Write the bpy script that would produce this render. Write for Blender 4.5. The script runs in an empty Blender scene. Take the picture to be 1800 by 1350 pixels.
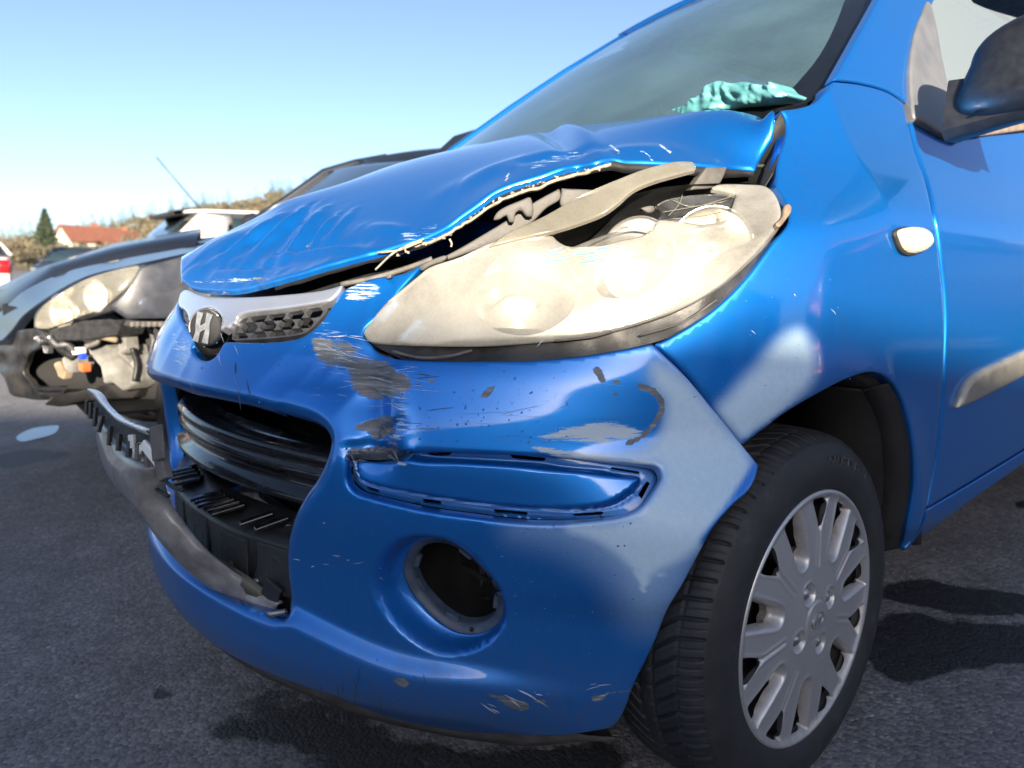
import bpy, bmesh, math, random
import numpy as np
from mathutils import Vector, Matrix
from mathutils.geometry import delaunay_2d_cdt

# ------------------------------------------------------------------ camera, world, sun, exposure
CAM = np.array([1.3394148, -0.29543255, 0.73456335])
EUL = (82.30170123, -1.70531995, 52.64133462)
F = 1317.0
sc = bpy.context.scene
cam = bpy.data.cameras.new('camera')
cam_o = bpy.data.objects.new('camera', cam)
sc.collection.objects.link(cam_o)
cam_o.location = CAM
cam_o.rotation_euler = [math.radians(a) for a in EUL]
cam.sensor_width = 36.0
cam.lens = F / 1800 * 36
cam.clip_start = 0.02
cam.clip_end = 3000
cam.dof.use_dof = True
cam.dof.focus_distance = 1.0
cam.dof.aperture_fstop = 5.0
sc.camera = cam_o

SUN_EL = 12.5
SHADE_Z = .61                          # height of the shade's edge on the blue car's corner
SUN_TRAVEL = np.array([-0.85, 0.53, 0.0])   # horizontal travel of the light
SUN_TRAVEL /= np.linalg.norm(SUN_TRAVEL)
world = bpy.data.worlds.new('World')
sc.world = world
world.use_nodes = True
wn = world.node_tree
bg = wn.nodes.get('Background') or wn.nodes.new('ShaderNodeBackground')
sky = wn.nodes.new('ShaderNodeTexSky')
sky.sky_type = 'NISHITA'
sky.sun_disc = False
sky.sun_elevation = math.radians(SUN_EL)
to_sun = -SUN_TRAVEL
sky.sun_rotation = math.atan2(to_sun[0], to_sun[1])
sky.altitude = 400
sky.air_density = 0.56
sky.dust_density = 1.6
sky.ozone_density = 0.7
wn.links.new(sky.outputs[0], bg.inputs[0])
bg.inputs[1].default_value = 0.092
sun = bpy.data.lights.new('sun', 'SUN')
sun.energy = 5.0
sun.angle = math.radians(0.53)
sun.color = (1.0, 0.86, 0.68)
sun_o = bpy.data.objects.new('sun', sun)
sc.collection.objects.link(sun_o)
_d = Vector((SUN_TRAVEL[0] * math.cos(math.radians(SUN_EL)), SUN_TRAVEL[1] * math.cos(math.radians(SUN_EL)), -math.sin(math.radians(SUN_EL))))
sun_o.rotation_euler = _d.to_track_quat('-Z', 'Y').to_euler()
sun_o.location = (6, -8, 5)
sc.view_settings.view_transform = 'Standard'
sc.view_settings.look = 'None'
sc.view_settings.gamma = 1.0
sc.view_settings.use_curve_mapping = False
sc.view_settings.exposure = 1.68
sc.render.engine = 'CYCLES'
sc.cycles.max_bounces = 10
sc.cycles.transparent_max_bounces = 16
rng = np.random.default_rng(7)
random.seed(7)

# ------------------------------------------------------------------ geometry helpers
def _rot(e):
    x, y, z = np.radians(e)
    cx, sx, cy, sy, cz, sz = np.cos(x), np.sin(x), np.cos(y), np.sin(y), np.cos(z), np.sin(z)
    return (np.array([[cz, -sz, 0], [sz, cz, 0], [0, 0, 1]]) @ np.array([[cy, 0, sy], [0, 1, 0], [-sy, 0, cy]])
            @ np.array([[1, 0, 0], [0, cx, -sx], [0, sx, cx]]))
RC = _rot(EUL)
def ray(p):
    p = np.atleast_2d(np.asarray(p, float))
    return np.stack([(p[:, 0] - 900) / F, -(p[:, 1] - 675) / F, -np.ones(len(p))], 1) @ RC.T
def proj(P):
    c = (np.atleast_2d(P) - CAM) @ RC
    w = np.maximum(-c[:, 2], 1e-3)
    return np.stack([900 + F * c[:, 0] / w, 675 - F * c[:, 1] / w], 1)
def hit(p, pt, n):
    d = ray(p)
    n = np.asarray(n, float)
    t = ((np.asarray(pt, float) - CAM) @ n) / (d @ n)
    return CAM + d * t[:, None]
def hx(p, x): return hit([p], (x, 0, 0), (1, 0, 0))[0]
def hy(p, y): return hit([p], (0, y, 0), (0, 1, 0))[0]
def hz(p, z): return hit([p], (0, 0, z), (0, 0, 1))[0]
def dep(p, t): return (CAM + ray([p]) * t)[0]
def sstep(x, a, b):
    t = np.clip((np.asarray(x, float) - a) / (b - a), 0, 1)
    return t * t * (3 - 2 * t)
def spline(pts, closed=False, n=10):
    """Catmull-Rom through 2-D/3-D points; a point written (x, y, 'c') is a corner."""
    corner = [len(p) > 2 and p[-1] == 'c' for p in pts]
    P = [np.array([q for q in p if q != 'c'], float) for p in pts]
    m = len(P)
    out = []
    for i in range(m if closed else m - 1):
        p1, p2 = P[i], P[(i + 1) % m]
        p0 = P[i - 1] if (closed or i > 0) else 2 * p1 - p2
        p3 = P[(i + 2) % m] if (closed or i + 2 < m) else 2 * p2 - p1
        if corner[i]: p0 = 2 * p1 - p2
        if corner[(i + 1) % m]: p3 = 2 * p2 - p1
        # centripetal parametrisation
        t0 = 0.0
        t1 = t0 + max(np.linalg.norm(p1 - p0), 1e-9) ** .5
        t2 = t1 + max(np.linalg.norm(p2 - p1), 1e-9) ** .5
        t3 = t2 + max(np.linalg.norm(p3 - p2), 1e-9) ** .5
        for k in range(n):
            t = t1 + (t2 - t1) * k / n
            a1 = (t1 - t) / (t1 - t0) * p0 + (t - t0) / (t1 - t0) * p1
            a2 = (t2 - t) / (t2 - t1) * p1 + (t - t1) / (t2 - t1) * p2
            a3 = (t3 - t) / (t3 - t2) * p2 + (t - t2) / (t3 - t2) * p3
            b1 = (t2 - t) / (t2 - t0) * a1 + (t - t0) / (t2 - t0) * a2
            b2 = (t3 - t) / (t3 - t1) * a2 + (t - t1) / (t3 - t1) * a3
            out.append((t2 - t) / (t2 - t1) * b1 + (t - t1) / (t2 - t1) * b2)
    if not closed: out.append(P[-1])
    return np.array(out)
def resample(poly, step, closed=True):
    P = np.vstack([poly, poly[:1]]) if closed else np.asarray(poly)
    d = np.linalg.norm(np.diff(P, axis=0), axis=1)
    keep = np.concatenate([[True], d > 1e-9])
    P = P[keep]
    d = np.linalg.norm(np.diff(P, axis=0), axis=1)
    L = np.concatenate([[0], np.cumsum(d)])
    n = max(4, int(round(L[-1] / step)))
    t = np.linspace(0, L[-1], n + 1)
    Q = np.stack([np.interp(t, L, P[:, k]) for k in range(P.shape[1])], 1)
    return Q[:-1] if closed else Q
def inside(pts, poly):
    x, y = pts[:, 0], pts[:, 1]
    r = np.zeros(len(pts), bool)
    a = poly
    b = np.roll(poly, -1, 0)
    for (x1, y1), (x2, y2) in zip(a, b):
        if y1 == y2: continue
        c = ((y1 > y) != (y2 > y))
        r ^= c & (x < (x2 - x1) * (y - y1) / (y2 - y1) + x1)
    return r
def pdist(pts, poly, closed=True):
    a = np.asarray(poly, float)
    b = np.roll(a, -1, 0)
    if not closed: a, b = a[:-1], b[:-1]
    best = np.full(len(pts), 1e9)
    for i in range(len(a)):
        e = b[i] - a[i]
        l = e @ e
        w = pts - a[i]
        t = np.clip(w @ e / l, 0, 1) if l > 0 else np.zeros(len(pts))
        dd = w - t[:, None] * e
        best = np.minimum(best, np.einsum('ij,ij->i', dd, dd))
    return np.sqrt(best)
def sdf(pts, poly, far=1e9):
    """signed distance, negative inside; points beyond far of the outline's box are only told apart as outside"""
    out = np.full(len(pts), 1e9)
    m = ((pts > poly.min(0) - far) & (pts < poly.max(0) + far)).all(1)
    if m.any():
        q = pts[m]
        d = pdist(q, poly)
        out[m] = np.where(inside(q, poly), -d, d)
    return out
def vnoise(x, y, f, seed=0):
    """cheap smooth value noise, -1..1"""
    x = np.asarray(x, float) * f + seed * 17.3
    y = np.asarray(y, float) * f + seed * 7.7
    xi, yi = np.floor(x), np.floor(y)
    xf, yf = x - xi, y - yi
    def h(i, j):
        v = np.sin(i * 127.1 + j * 311.7 + seed * 74.7) * 43758.5453
        return (v - np.floor(v)) * 2 - 1
    u, v = xf * xf * (3 - 2 * xf), yf * yf * (3 - 2 * yf)
    return (h(xi, yi) * (1 - u) + h(xi + 1, yi) * u) * (1 - v) + (h(xi, yi + 1) * (1 - u) + h(xi + 1, yi + 1) * u) * v

class Surf:
    """a parametric surface fn(a, b) -> points, with the inverse of its projection along sight lines"""
    def __init__(self, fn, a0, a1, na, b0, b1, nb, flip=False):
        self.fn = fn
        self.sg = -1.0 if flip else 1.0
        A, B = np.meshgrid(np.linspace(a0, a1, na), np.linspace(b0, b1, nb))
        self.A, self.B = A.ravel(), B.ravel()
        P = fn(self.A, self.B)
        N = self.normal(self.A, self.B)
        ok = np.einsum('ij,ij->i', N, CAM - P) > 0.02 * np.linalg.norm(CAM - P, axis=1)
        self.ga, self.gb = self.A[ok], self.B[ok]
        self.gp = proj(P[ok])
        da = np.linalg.norm(fn(A[:, 1:].ravel(), B[:, 1:].ravel()) - fn(A[:, :-1].ravel(), B[:, :-1].ravel()), axis=1).mean() / ((a1 - a0) / (na - 1))
        db = np.linalg.norm(fn(A[1:].ravel(), B[1:].ravel()) - fn(A[:-1].ravel(), B[:-1].ravel()), axis=1).mean() / ((b1 - b0) / (nb - 1))
        self.k = np.array([da, db])
        self.box = (a0, a1, b0, b1)
    def normal(self, a, b, h=8e-4):
        fa = self.fn(a + h, b) - self.fn(a - h, b)
        fb = self.fn(a, b + h) - self.fn(a, b - h)
        N = np.cross(fa, fb) * self.sg
        return N / np.maximum(np.linalg.norm(N, axis=1), 1e-12)[:, None]
    def un(self, px):
        px = np.atleast_2d(np.asarray(px, float))
        i = np.array([np.argmin(((self.gp - q) ** 2).sum(1)) for q in px])
        a, b = self.ga[i].copy(), self.gb[i].copy()
        for _ in range(25):
            q = proj(self.fn(a, b))
            r = q - px
            h = 1e-5
            ja = (proj(self.fn(a + h, b)) - q) / h
            jb = (proj(self.fn(a, b + h)) - q) / h
            det = ja[:, 0] * jb[:, 1] - ja[:, 1] * jb[:, 0]
            det = np.where(np.abs(det) < 2e3, np.sign(det + 1e-9) * 2e3, det)
            sa = -(r[:, 0] * jb[:, 1] - r[:, 1] * jb[:, 0]) / det
            sb = -(-r[:, 0] * ja[:, 1] + r[:, 1] * ja[:, 0]) / det
            m = np.maximum(1, np.maximum(np.abs(sa), np.abs(sb)) / .03)
            a += sa / m
            b += sb / m
        a0, a1, b0, b1 = self.box
        bad = (np.abs(a) > 50) | np.isnan(a)
        a = np.where(bad, self.ga[i], np.clip(a, a0 - .05, a1 + .05))
        b = np.where(bad, self.gb[i], np.clip(b, b0 - .05, b1 + .05))
        return np.stack([a, b], 1)
    def at(self, px):
        ab = self.un(px)
        return self.fn(ab[:, 0], ab[:, 1])

def loop_ab(surf, spec, n=10):
    """spec: list of pixel points, or of segments ('p', pts) / ('ab', pts)"""
    if isinstance(spec, np.ndarray): return spec
    if spec and spec[0][0] in ('p', 'ab'):
        out = []
        for k, pts in spec:
            out.append(surf.un(spline(pts, False, n)) if k == 'p' else spline(pts, False, n))
        return np.vstack(out)
    return surf.un(spline(spec, True, n))

COL = sc.collection
def link(o, parent=None):
    COL.objects.link(o)
    if parent is not None:
        o.parent = parent
        if parent.type == 'EMPTY' or True:
            o.matrix_parent_inverse = Matrix.Identity(4)
    return o
def mesh_obj(name, V, faces, mat, parent=None, smooth=True, attrs=None, sharp=None):
    me = bpy.data.meshes.new(name)
    V = np.asarray(V, float)
    if parent is not None:
        V = V - world_loc(parent)
    me.from_pydata(V.tolist(), [], [list(f) for f in faces])
    me.validate()
    if smooth: me.polygons.foreach_set('use_smooth', np.ones(len(me.polygons), bool))
    if mat is not None: me.materials.append(mat)
    for k, v in (attrs or {}).items():
        at = me.attributes.new(k, 'FLOAT', 'POINT')
        at.data.foreach_set('value', np.asarray(v, np.float32))
    me.update()
    o = bpy.data.objects.new(name, me)
    return link(o, parent)
def world_loc(o):
    p = np.zeros(3)
    while o is not None:
        p = p + np.array(o.location)
        o = o.parent
    return p
def thing(name, label, cat, loc=(0, 0, 0), group=None):
    o = bpy.data.objects.new(name, None)
    o.empty_display_size = .1
    COL.objects.link(o)
    o.location = loc
    o['label'] = label
    o['category'] = cat
    if group: o['group'] = group
    return o
def tag(o, label=None, cat=None, group=None, kind=None):
    for k, v in (('label', label), ('category', cat), ('group', group), ('kind', kind)):
        if v: o[k] = v
    return o

def panel(name, surf, outer, holes=(), step=.006, flange=.006, mat=None, parent=None, attrs=None, disp=None, roll=0.0, hroll=(), lift=0.0, n=10, smooth=True):
    """a sheet on surf cut to the outline, holes cut out, with returned edges of real depth"""
    k = surf.k
    lo = [resample(loop_ab(surf, outer, n) * k, step * .8)]
    for h in holes: lo.append(resample(loop_ab(surf, h, n) * k, step * .8))
    mn, mx = lo[0].min(0), lo[0].max(0)
    hy_ = step * .866
    ys = np.arange(mn[1], mx[1], hy_)
    xs = np.arange(mn[0], mx[0], step)
    X, Y = np.meshgrid(xs, ys)
    X[1::2] += step / 2
    G = np.stack([X.ravel(), Y.ravel()], 1)
    ok = inside(G, lo[0])
    for h in lo[1:]: ok &= ~inside(G, h)
    G = G[ok]
    D = np.min([pdist(G, l) for l in lo], 0)
    rings = []
    offs = [roll * .3, roll] if roll > 0 else []
    offs = [q for q in offs if q > .0005]
    for li, l in enumerate(lo):
        t = np.roll(l, -1, 0) - np.roll(l, 1, 0)
        nn = np.stack([-t[:, 1], t[:, 0]], 1) / np.maximum(np.linalg.norm(t, axis=1), 1e-9)[:, None]
        if inside((l + nn * 2e-4)[:1], l)[0] != (li == 0): nn = -nn
        for q in offs:
            R_ = l + nn * q
            w = np.min([pdist(R_, m_) for m_ in lo], 0) > q * .93
            if li == 0: w &= inside(R_, lo[0])
            rings.append(R_[w])
    G = G[D > max(step * .55, roll + step * .4)]
    nb = sum(len(l) for l in lo)
    allp = np.vstack(lo + rings + [G])
    edges, s = [], 0
    for l in lo:
        m = len(l)
        edges += [(s + i, s + (i + 1) % m) for i in range(m)]
        s += m
    vs, es, fs, ov, oe, of = delaunay_2d_cdt([Vector(p) for p in allp], edges, [], 0, 1e-7)
    Q = np.array([tuple(v) for v in vs])
    Fc = np.array([list(f) for f in fs if len(f) == 3])
    cen = Q[Fc].mean(1)
    ok = inside(cen, lo[0])
    for h in lo[1:]: ok &= ~inside(cen, h)
    Fc = Fc[ok]
    used = np.unique(Fc)
    remap = -np.ones(len(Q), int)
    remap[used] = np.arange(len(used))
    Fc = remap[Fc]
    Q = Q[used]
    a, b = Q[:, 0] / k[0], Q[:, 1] / k[1]
    P = surf.fn(a, b)
    N = surf.normal(a, b)
    dd = np.zeros(len(P)) - lift
    if roll > 0:
        d = np.minimum(pdist(Q, lo[0]), roll)
        dd += roll - np.sqrt(np.maximum(roll ** 2 - (roll - d) ** 2, 0))
    for hi, r in hroll:
        d = np.minimum(pdist(Q, lo[hi + 1]), r)
        dd += r - np.sqrt(np.maximum(r ** 2 - (r - d) ** 2, 0))
    if disp is not None: dd += disp(a, b, P, proj(P))
    P = P - N * dd[:, None]
    # orient faces along N
    fn_ = np.cross(P[Fc[:, 1]] - P[Fc[:, 0]], P[Fc[:, 2]] - P[Fc[:, 0]])
    fl = np.einsum('ij,ij->i', fn_, N[Fc[:, 0]]) < 0
    Fc[fl] = Fc[fl][:, ::-1]
    faces = Fc.tolist()
    V = P
    AB = Q
    if flange:
        # boundary edges
        E = np.vstack([Fc[:, [0, 1]], Fc[:, [1, 2]], Fc[:, [2, 0]]])
        key = np.sort(E, 1)
        ky = key[:, 0].astype(np.int64) * (len(P) + 1) + key[:, 1]
        u, inv, cnt = np.unique(ky, return_inverse=True, return_counts=True)
        be = E[cnt[inv] == 1]
        bv = np.unique(be)
        m = -np.ones(len(P), int)
        m[bv] = np.arange(len(bv))
        base = len(P)
        V = np.vstack([P, P[bv], P[bv] - N[bv] * flange])
        AB = np.vstack([Q, Q[bv], Q[bv]])
        nbv = len(bv)
        for e0, e1 in be:
            faces.append([int(base + m[e1]), int(base + m[e0]), int(base + nbv + m[e0]), int(base + nbv + m[e1])])
    at = {}
    if attrs:
        pp = proj(surf.fn(AB[:, 0] / k[0], AB[:, 1] / k[1]))
        for nm, f in attrs.items(): at[nm] = f(pp, V)
    o = mesh_obj(name, V, faces, mat, parent, smooth, at)
    return o

class MB:
    """collects simple shapes into one mesh"""
    def __init__(self): self.V, self.F, self.n = [], [], 0
    def add(self, V, Fs):
        V = np.asarray(V, float)
        self.V.append(V)
        self.F += [[int(i) + self.n for i in f] for f in Fs]
        self.n += len(V)
        return self
    def box(self, c, size, R=None, taper=1.0):
        s = np.array(size) / 2
        v = np.array([[x, y, z] for z in (-1, 1) for y in (-1, 1) for x in (-1, 1)], float)
        v[v[:, 2] > 0, :2] *= taper
        v *= s
        if R is not None: v = v @ np.asarray(R).T
        return self.add(v + np.asarray(c), [(0, 2, 3, 1), (4, 5, 7, 6), (0, 1, 5, 4), (2, 6, 7, 3), (0, 4, 6, 2), (1, 3, 7, 5)])
    def tube(self, path, r, n=8, cap=True, up=None):
        P = np.asarray(path, float)
        m = len(P)
        rr = np.full(m, r) if np.isscalar(r) else np.asarray(r, float)
        T = np.gradient(P, axis=0)
        T /= np.maximum(np.linalg.norm(T, axis=1), 1e-12)[:, None]
        u = np.array([0, 0, 1.]) if up is None else np.asarray(up, float)
        if abs(T[0] @ u) > .9: u = np.array([1., 0, 0])
        V = []
        for i in range(m):
            x = np.cross(u, T[i])
            x /= max(np.linalg.norm(x), 1e-9)
            y = np.cross(T[i], x)
            u = y
            for j in range(n):
                th = 2 * math.pi * j / n
                V.append(P[i] + rr[i] * (math.cos(th) * x + math.sin(th) * y))
        Fs = []
        for i in range(m - 1):
            for j in range(n):
                Fs.append((i * n + j, i * n + (j + 1) % n, (i + 1) * n + (j + 1) % n, (i + 1) * n + j))
        if cap:
            Fs.append(tuple(reversed(range(n))))
            Fs.append(tuple((m - 1) * n + j for j in range(n)))
        return self.add(V, Fs)
    def prism(self, poly3, vec):
        """closed 3-D outline extruded along vec"""
        P = np.asarray(poly3, float)
        n = len(P)
        V = np.vstack([P, P + np.asarray(vec, float)])
        return self.add(V, [tuple(range(n))[::-1], tuple(range(n, 2 * n))] + [(i, (i + 1) % n, n + (i + 1) % n, n + i) for i in range(n)])
    def lathe(self, prof, c, axis, n=32, U=None):
        """prof: (r, h) pairs round axis"""
        ax = np.asarray(axis, float)
        ax /= np.linalg.norm(ax)
        u = np.cross(ax, [0, 0, 1.] if abs(ax[2]) < .9 else [1., 0, 0])
        u /= np.linalg.norm(u)
        v = np.cross(ax, u)
        V = []
        for r, h in prof:
            for j in range(n):
                t = 2 * math.pi * j / n
                V.append(np.asarray(c) + ax * h + r * (math.cos(t) * u + math.sin(t) * v))
        Fs = [(i * n + j, i * n + (j + 1) % n, (i + 1) * n + (j + 1) % n, (i + 1) * n + j) for i in range(len(prof) - 1) for j in range(n)]
        return self.add(V, Fs)
    def grid(self, G):
        """G: rows x cols x 3"""
        G = np.asarray(G, float)
        r, c = G.shape[:2]
        return self.add(G.reshape(-1, 3), [(i * c + j, i * c + j + 1, (i + 1) * c + j + 1, (i + 1) * c + j) for i in range(r - 1) for j in range(c - 1)])
    def strip(self, A, B):
        A, B = np.asarray(A, float), np.asarray(B, float)
        return self.grid(np.stack([A, B], 0))
    def build(self, name, mat, parent=None, smooth=False, bevel=0.0, thick=0.0):
        o = mesh_obj(name, np.vstack(self.V), self.F, mat, parent, smooth)
        if thick:
            m = o.modifiers.new('thickness', 'SOLIDIFY')
            m.thickness = thick
            m.offset = 0
        if bevel:
            m = o.modifiers.new('bevel', 'BEVEL')
            m.width = bevel
            m.segments = 2
            m.limit_method = 'ANGLE'
        return o

def frame(d, up=(0, 0, 1)):
    """rotation whose x axis runs along d and z as near up as it can"""
    x = np.asarray(d, float)
    x /= np.linalg.norm(x)
    y = np.cross(up, x)
    y /= np.linalg.norm(y)
    return np.stack([x, y, np.cross(x, y)], 1)

class RBF:
    """thin-plate height over the plane through scattered points, lightly smoothed"""
    def __init__(self, X, z, lam=1e-4):
        X = np.asarray(X, float)
        self.X = X
        n = len(X)
        K = self._k(X, X) + lam * np.eye(n)
        Pm = np.hstack([np.ones((n, 1)), X])
        A = np.zeros((n + 3, n + 3))
        A[:n, :n] = K
        A[:n, n:] = Pm
        A[n:, :n] = Pm.T
        s = np.linalg.solve(A, np.concatenate([np.asarray(z, float), np.zeros(3)]))
        self.w, self.c = s[:n], s[n:]
    def _k(self, a, b):
        r2 = ((a[:, None, :] - b[None]) ** 2).sum(-1)
        return .5 * r2 * np.log(r2 + 1e-12)
    def __call__(self, x, y):
        Q = np.stack([np.asarray(x, float).ravel(), np.asarray(y, float).ravel()], 1)
        return (self._k(Q, self.X) @ self.w + self.c[0] + Q @ self.c[1:]).reshape(np.shape(x))

# ------------------------------------------------------------------ materials
def new_mat(name):
    m = bpy.data.materials.new(name)
    m.use_nodes = True
    nt = m.node_tree
    return m, nt, nt.nodes['Principled BSDF']
def nd(nt, t, **kw):
    n = nt.nodes.new(t)
    for k, v in kw.items():
        if k.startswith('i_'): n.inputs[int(k[2:])].default_value = v
        else: setattr(n, k, v)
    return n
def ramp(nt, src, stops):
    r = nt.nodes.new('ShaderNodeValToRGB')
    el = r.color_ramp.elements
    while len(el) < len(stops): el.new(.5)
    for e, (p, c) in zip(el, stops):
        e.position = p
        e.color = c if len(c) == 4 else (*c, 1)
    nt.links.new(src, r.inputs[0])
    return r
def noise(nt, scale, detail=4, rough=.55, vec=None, coord='Object', stretch=None):
    tc = nt.nodes.new('ShaderNodeTexCoord')
    src = tc.outputs[coord]
    if stretch is not None:
        mp = nt.nodes.new('ShaderNodeMapping')
        mp.inputs['Scale'].default_value = stretch
        nt.links.new(src, mp.inputs[0])
        src = mp.outputs[0]
    n = nt.nodes.new('ShaderNodeTexNoise')
    n.inputs['Scale'].default_value = scale
    n.inputs['Detail'].default_value = detail
    n.inputs['Roughness'].default_value = rough
    nt.links.new(src, n.inputs['Vector'])
    return n
def mathn(nt, op, a, b=None, clamp=False):
    n = nt.nodes.new('ShaderNodeMath')
    n.operation = op
    n.use_clamp = clamp
    for i, v in enumerate((a, b)):
        if v is None: continue
        if isinstance(v, (int, float)): n.inputs[i].default_value = v
        else: nt.links.new(v, n.inputs[i])
    return n.outputs[0]
def mixc(nt, f, a, b):
    n = nt.nodes.new('ShaderNodeMix')
    n.data_type = 'RGBA'
    for sock, v in ((n.inputs[0], f), (n.inputs[6], a), (n.inputs[7], b)):
        if isinstance(v, (int, float)): sock.default_value = v
        elif isinstance(v, tuple): sock.default_value = v if len(v) == 4 else (*v, 1)
        else: nt.links.new(v, sock)
    return n.outputs[2]
def mixf(nt, f, a, b):
    n = nt.nodes.new('ShaderNodeMix')
    n.data_type = 'FLOAT'
    for sock, v in ((n.inputs[0], f), (n.inputs[2], a), (n.inputs[3], b)):
        if isinstance(v, (int, float)): sock.default_value = v
        else: nt.links.new(v, sock)
    return n.outputs[0]
def bump(nt, bs, h, strength=.3, dist=.002):
    b = nt.nodes.new('ShaderNodeBump')
    b.inputs['Strength'].default_value = strength
    b.inputs['Distance'].default_value = dist
    nt.links.new(h, b.inputs['Height'])
    nt.links.new(b.outputs[0], bs.inputs['Normal'])
    return b
def mat_simple(name, col, rough=.5, metal=0.0, coat=0.0, nscale=40, namp=.25, bumps=0.0, bscale=None, rvar=.12, spec=.5):
    m, nt, bs = new_mat(name)
    n = noise(nt, nscale, 5)
    lo = tuple(max(0, c * (1 - namp)) for c in col)
    hi = tuple(min(1, c * (1 + namp)) for c in col)
    r = ramp(nt, n.outputs[0], [(.3, lo), (.7, hi)])
    nt.links.new(r.outputs[0], bs.inputs['Base Color'])
    rr = ramp(nt, n.outputs[0], [(.25, (max(0, rough - rvar),) * 3), (.75, (min(1, rough + rvar),) * 3)])
    nt.links.new(rr.outputs[0], bs.inputs['Roughness'])
    bs.inputs['Metallic'].default_value = metal
    bs.inputs['Coat Weight'].default_value = coat
    bs.inputs['Coat Roughness'].default_value = .04
    bs.inputs['Specular IOR Level'].default_value = spec
    if bumps:
        b = noise(nt, bscale or nscale * 4, 3)
        bump(nt, bs, b.outputs[0], bumps, .002)
    return m
def attr(nt, name):
    a = nt.nodes.new('ShaderNodeAttribute')
    a.attribute_name = name
    return a.outputs['Fac']

def car_paint(name, base, dusty=True):
    """metallic blue under clear lacquer; worn places come from the mesh's own masks"""
    m, nt, bs = new_mat(name)
    fl = noise(nt, 2600, 2)
    flake = ramp(nt, fl.outputs[0], [(.35, tuple(c * .8 for c in base)), (.65, tuple(min(1, c * 1.2) for c in base))])
    big = noise(nt, 9, 6, .6)
    col = flake.outputs[0]
    # fine dust and water marks
    dust = noise(nt, 55, 8, .7, stretch=(1, 1, .35))
    dm = mathn(nt, 'MULTIPLY', ramp(nt, dust.outputs[0], [(.5, (0, 0, 0)), (.75, (1, 1, 1))]).outputs[0], ramp(nt, big.outputs[0], [(.4, (0, 0, 0)), (.7, (1, 1, 1))]).outputs[0])
    dm = mathn(nt, 'MULTIPLY', dm, .22)
    dirt_shade = attr(nt, 'dirt_shade')  # grime on the skin; on the insert also its rim's recess shade
    dn = noise(nt, 70, 7, .7, stretch=(1, 1, .25))
    dirt_shade = mathn(nt, 'MULTIPLY', dirt_shade, ramp(nt, dn.outputs[0], [(.3, (.25,) * 3), (.7, (1,) * 3)]).outputs[0])
    dm = mathn(nt, 'MAXIMUM', dm, dirt_shade)
    col = mixc(nt, dm, col, (.09, .085, .085))
    # primer overspray: soft at the rim, speckled
    sp = noise(nt, 900, 3, .7)
    sp2 = noise(nt, 130, 6, .75)
    prim = attr(nt, 'primer')
    pm = mathn(nt, 'ADD', prim, mathn(nt, 'MULTIPLY', mathn(nt, 'SUBTRACT', sp.outputs[0], .5), mathn(nt, 'MULTIPLY', mathn(nt, 'MULTIPLY', prim, mathn(nt, 'SUBTRACT', 1.0, prim)), 2.2)), True)
    pcol = ramp(nt, sp2.outputs[0], [(.3, (.40, .58, .75)), (.7, (.50, .66, .81))])
    col = mixc(nt, pm, col, pcol.outputs[0])
    # chips with hard broken rims (primer rubbed off / scraped to grey plastic)
    scr = attr(nt, 'scrape')
    jag = noise(nt, 75, 10, .78, stretch=(.35, .35, 1.8))
    sm = mathn(nt, 'ADD', scr, mathn(nt, 'MULTIPLY', mathn(nt, 'SUBTRACT', jag.outputs[0], .5), 1.7))
    sm = mathn(nt, 'MULTIPLY', ramp(nt, sm, [(.46, (0, 0, 0)), (.54, (1, 1, 1))]).outputs[0], mathn(nt, 'MINIMUM', mathn(nt, 'MULTIPLY', scr, 4.0), 1.0))
    gst = noise(nt, 60, 8, .75, stretch=(.2, .2, 2.4))
    gcol = ramp(nt, gst.outputs[0], [(.30, (.055, .065, .085)), (.5, (.13, .14, .155)), (.72, (.30, .33, .37))])
    col = mixc(nt, sm, col, gcol.outputs[0])
    # pale rub marks
    rub = attr(nt, 'rub')
    streak = noise(nt, 120, 8, .8, stretch=(.16, .16, 2.2))
    rm = mathn(nt, 'ADD', rub, mathn(nt, 'MULTIPLY', mathn(nt, 'SUBTRACT', streak.outputs[0], .5), 2.2))
    rm = ramp(nt, rm, [(.52, (0, 0, 0)), (.66, (1, 1, 1))]).outputs[0]
    rm = mathn(nt, 'MULTIPLY', rm, mathn(nt, 'MINIMUM', mathn(nt, 'MULTIPLY', rub, 3.0), 1.0))
    col = mixc(nt, rm, col, (.42, .52, .62))
    nt.links.new(col, bs.inputs['Base Color'])
    dull = mathn(nt, 'MAXIMUM', mathn(nt, 'MAXIMUM', pm, sm), mathn(nt, 'MULTIPLY', rm, .8))
    dull = mathn(nt, 'MAXIMUM', dull, mathn(nt, 'MULTIPLY', dirt_shade, 1.0), True)
    nt.links.new(mixf(nt, dull, PAINT_METAL, 0.0), bs.inputs['Metallic'])
    nt.links.new(mixf(nt, dull, .40, .55), bs.inputs['Roughness'])
    nt.links.new(mixf(nt, dull, 1.0, .06), bs.inputs['Coat Weight'])
    cr = ramp(nt, big.outputs[0], [(.3, (.03,) * 3), (.7, (.11,) * 3)])
    nt.links.new(cr.outputs[0], bs.inputs['Coat Roughness'])
    bs.inputs['Coat IOR'].default_value = 1.5
    op = noise(nt, 520, 2)
    wv = noise(nt, 5, 2)
    h = mathn(nt, 'ADD', mathn(nt, 'MULTIPLY', op.outputs[0], .012), mathn(nt, 'MULTIPLY', wv.outputs[0], .35))
    h = mathn(nt, 'SUBTRACT', h, mathn(nt, 'MULTIPLY', sm, .25))
    b = bump(nt, bs, h, .25, .004)
    nt.links.new(b.outputs[0], bs.inputs['Coat Normal'])
    return m
PAINT_METAL = .72
BLUE = (.002, .178, .62)
M_BLUE = car_paint('blue_metallic_paint', BLUE)
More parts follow.
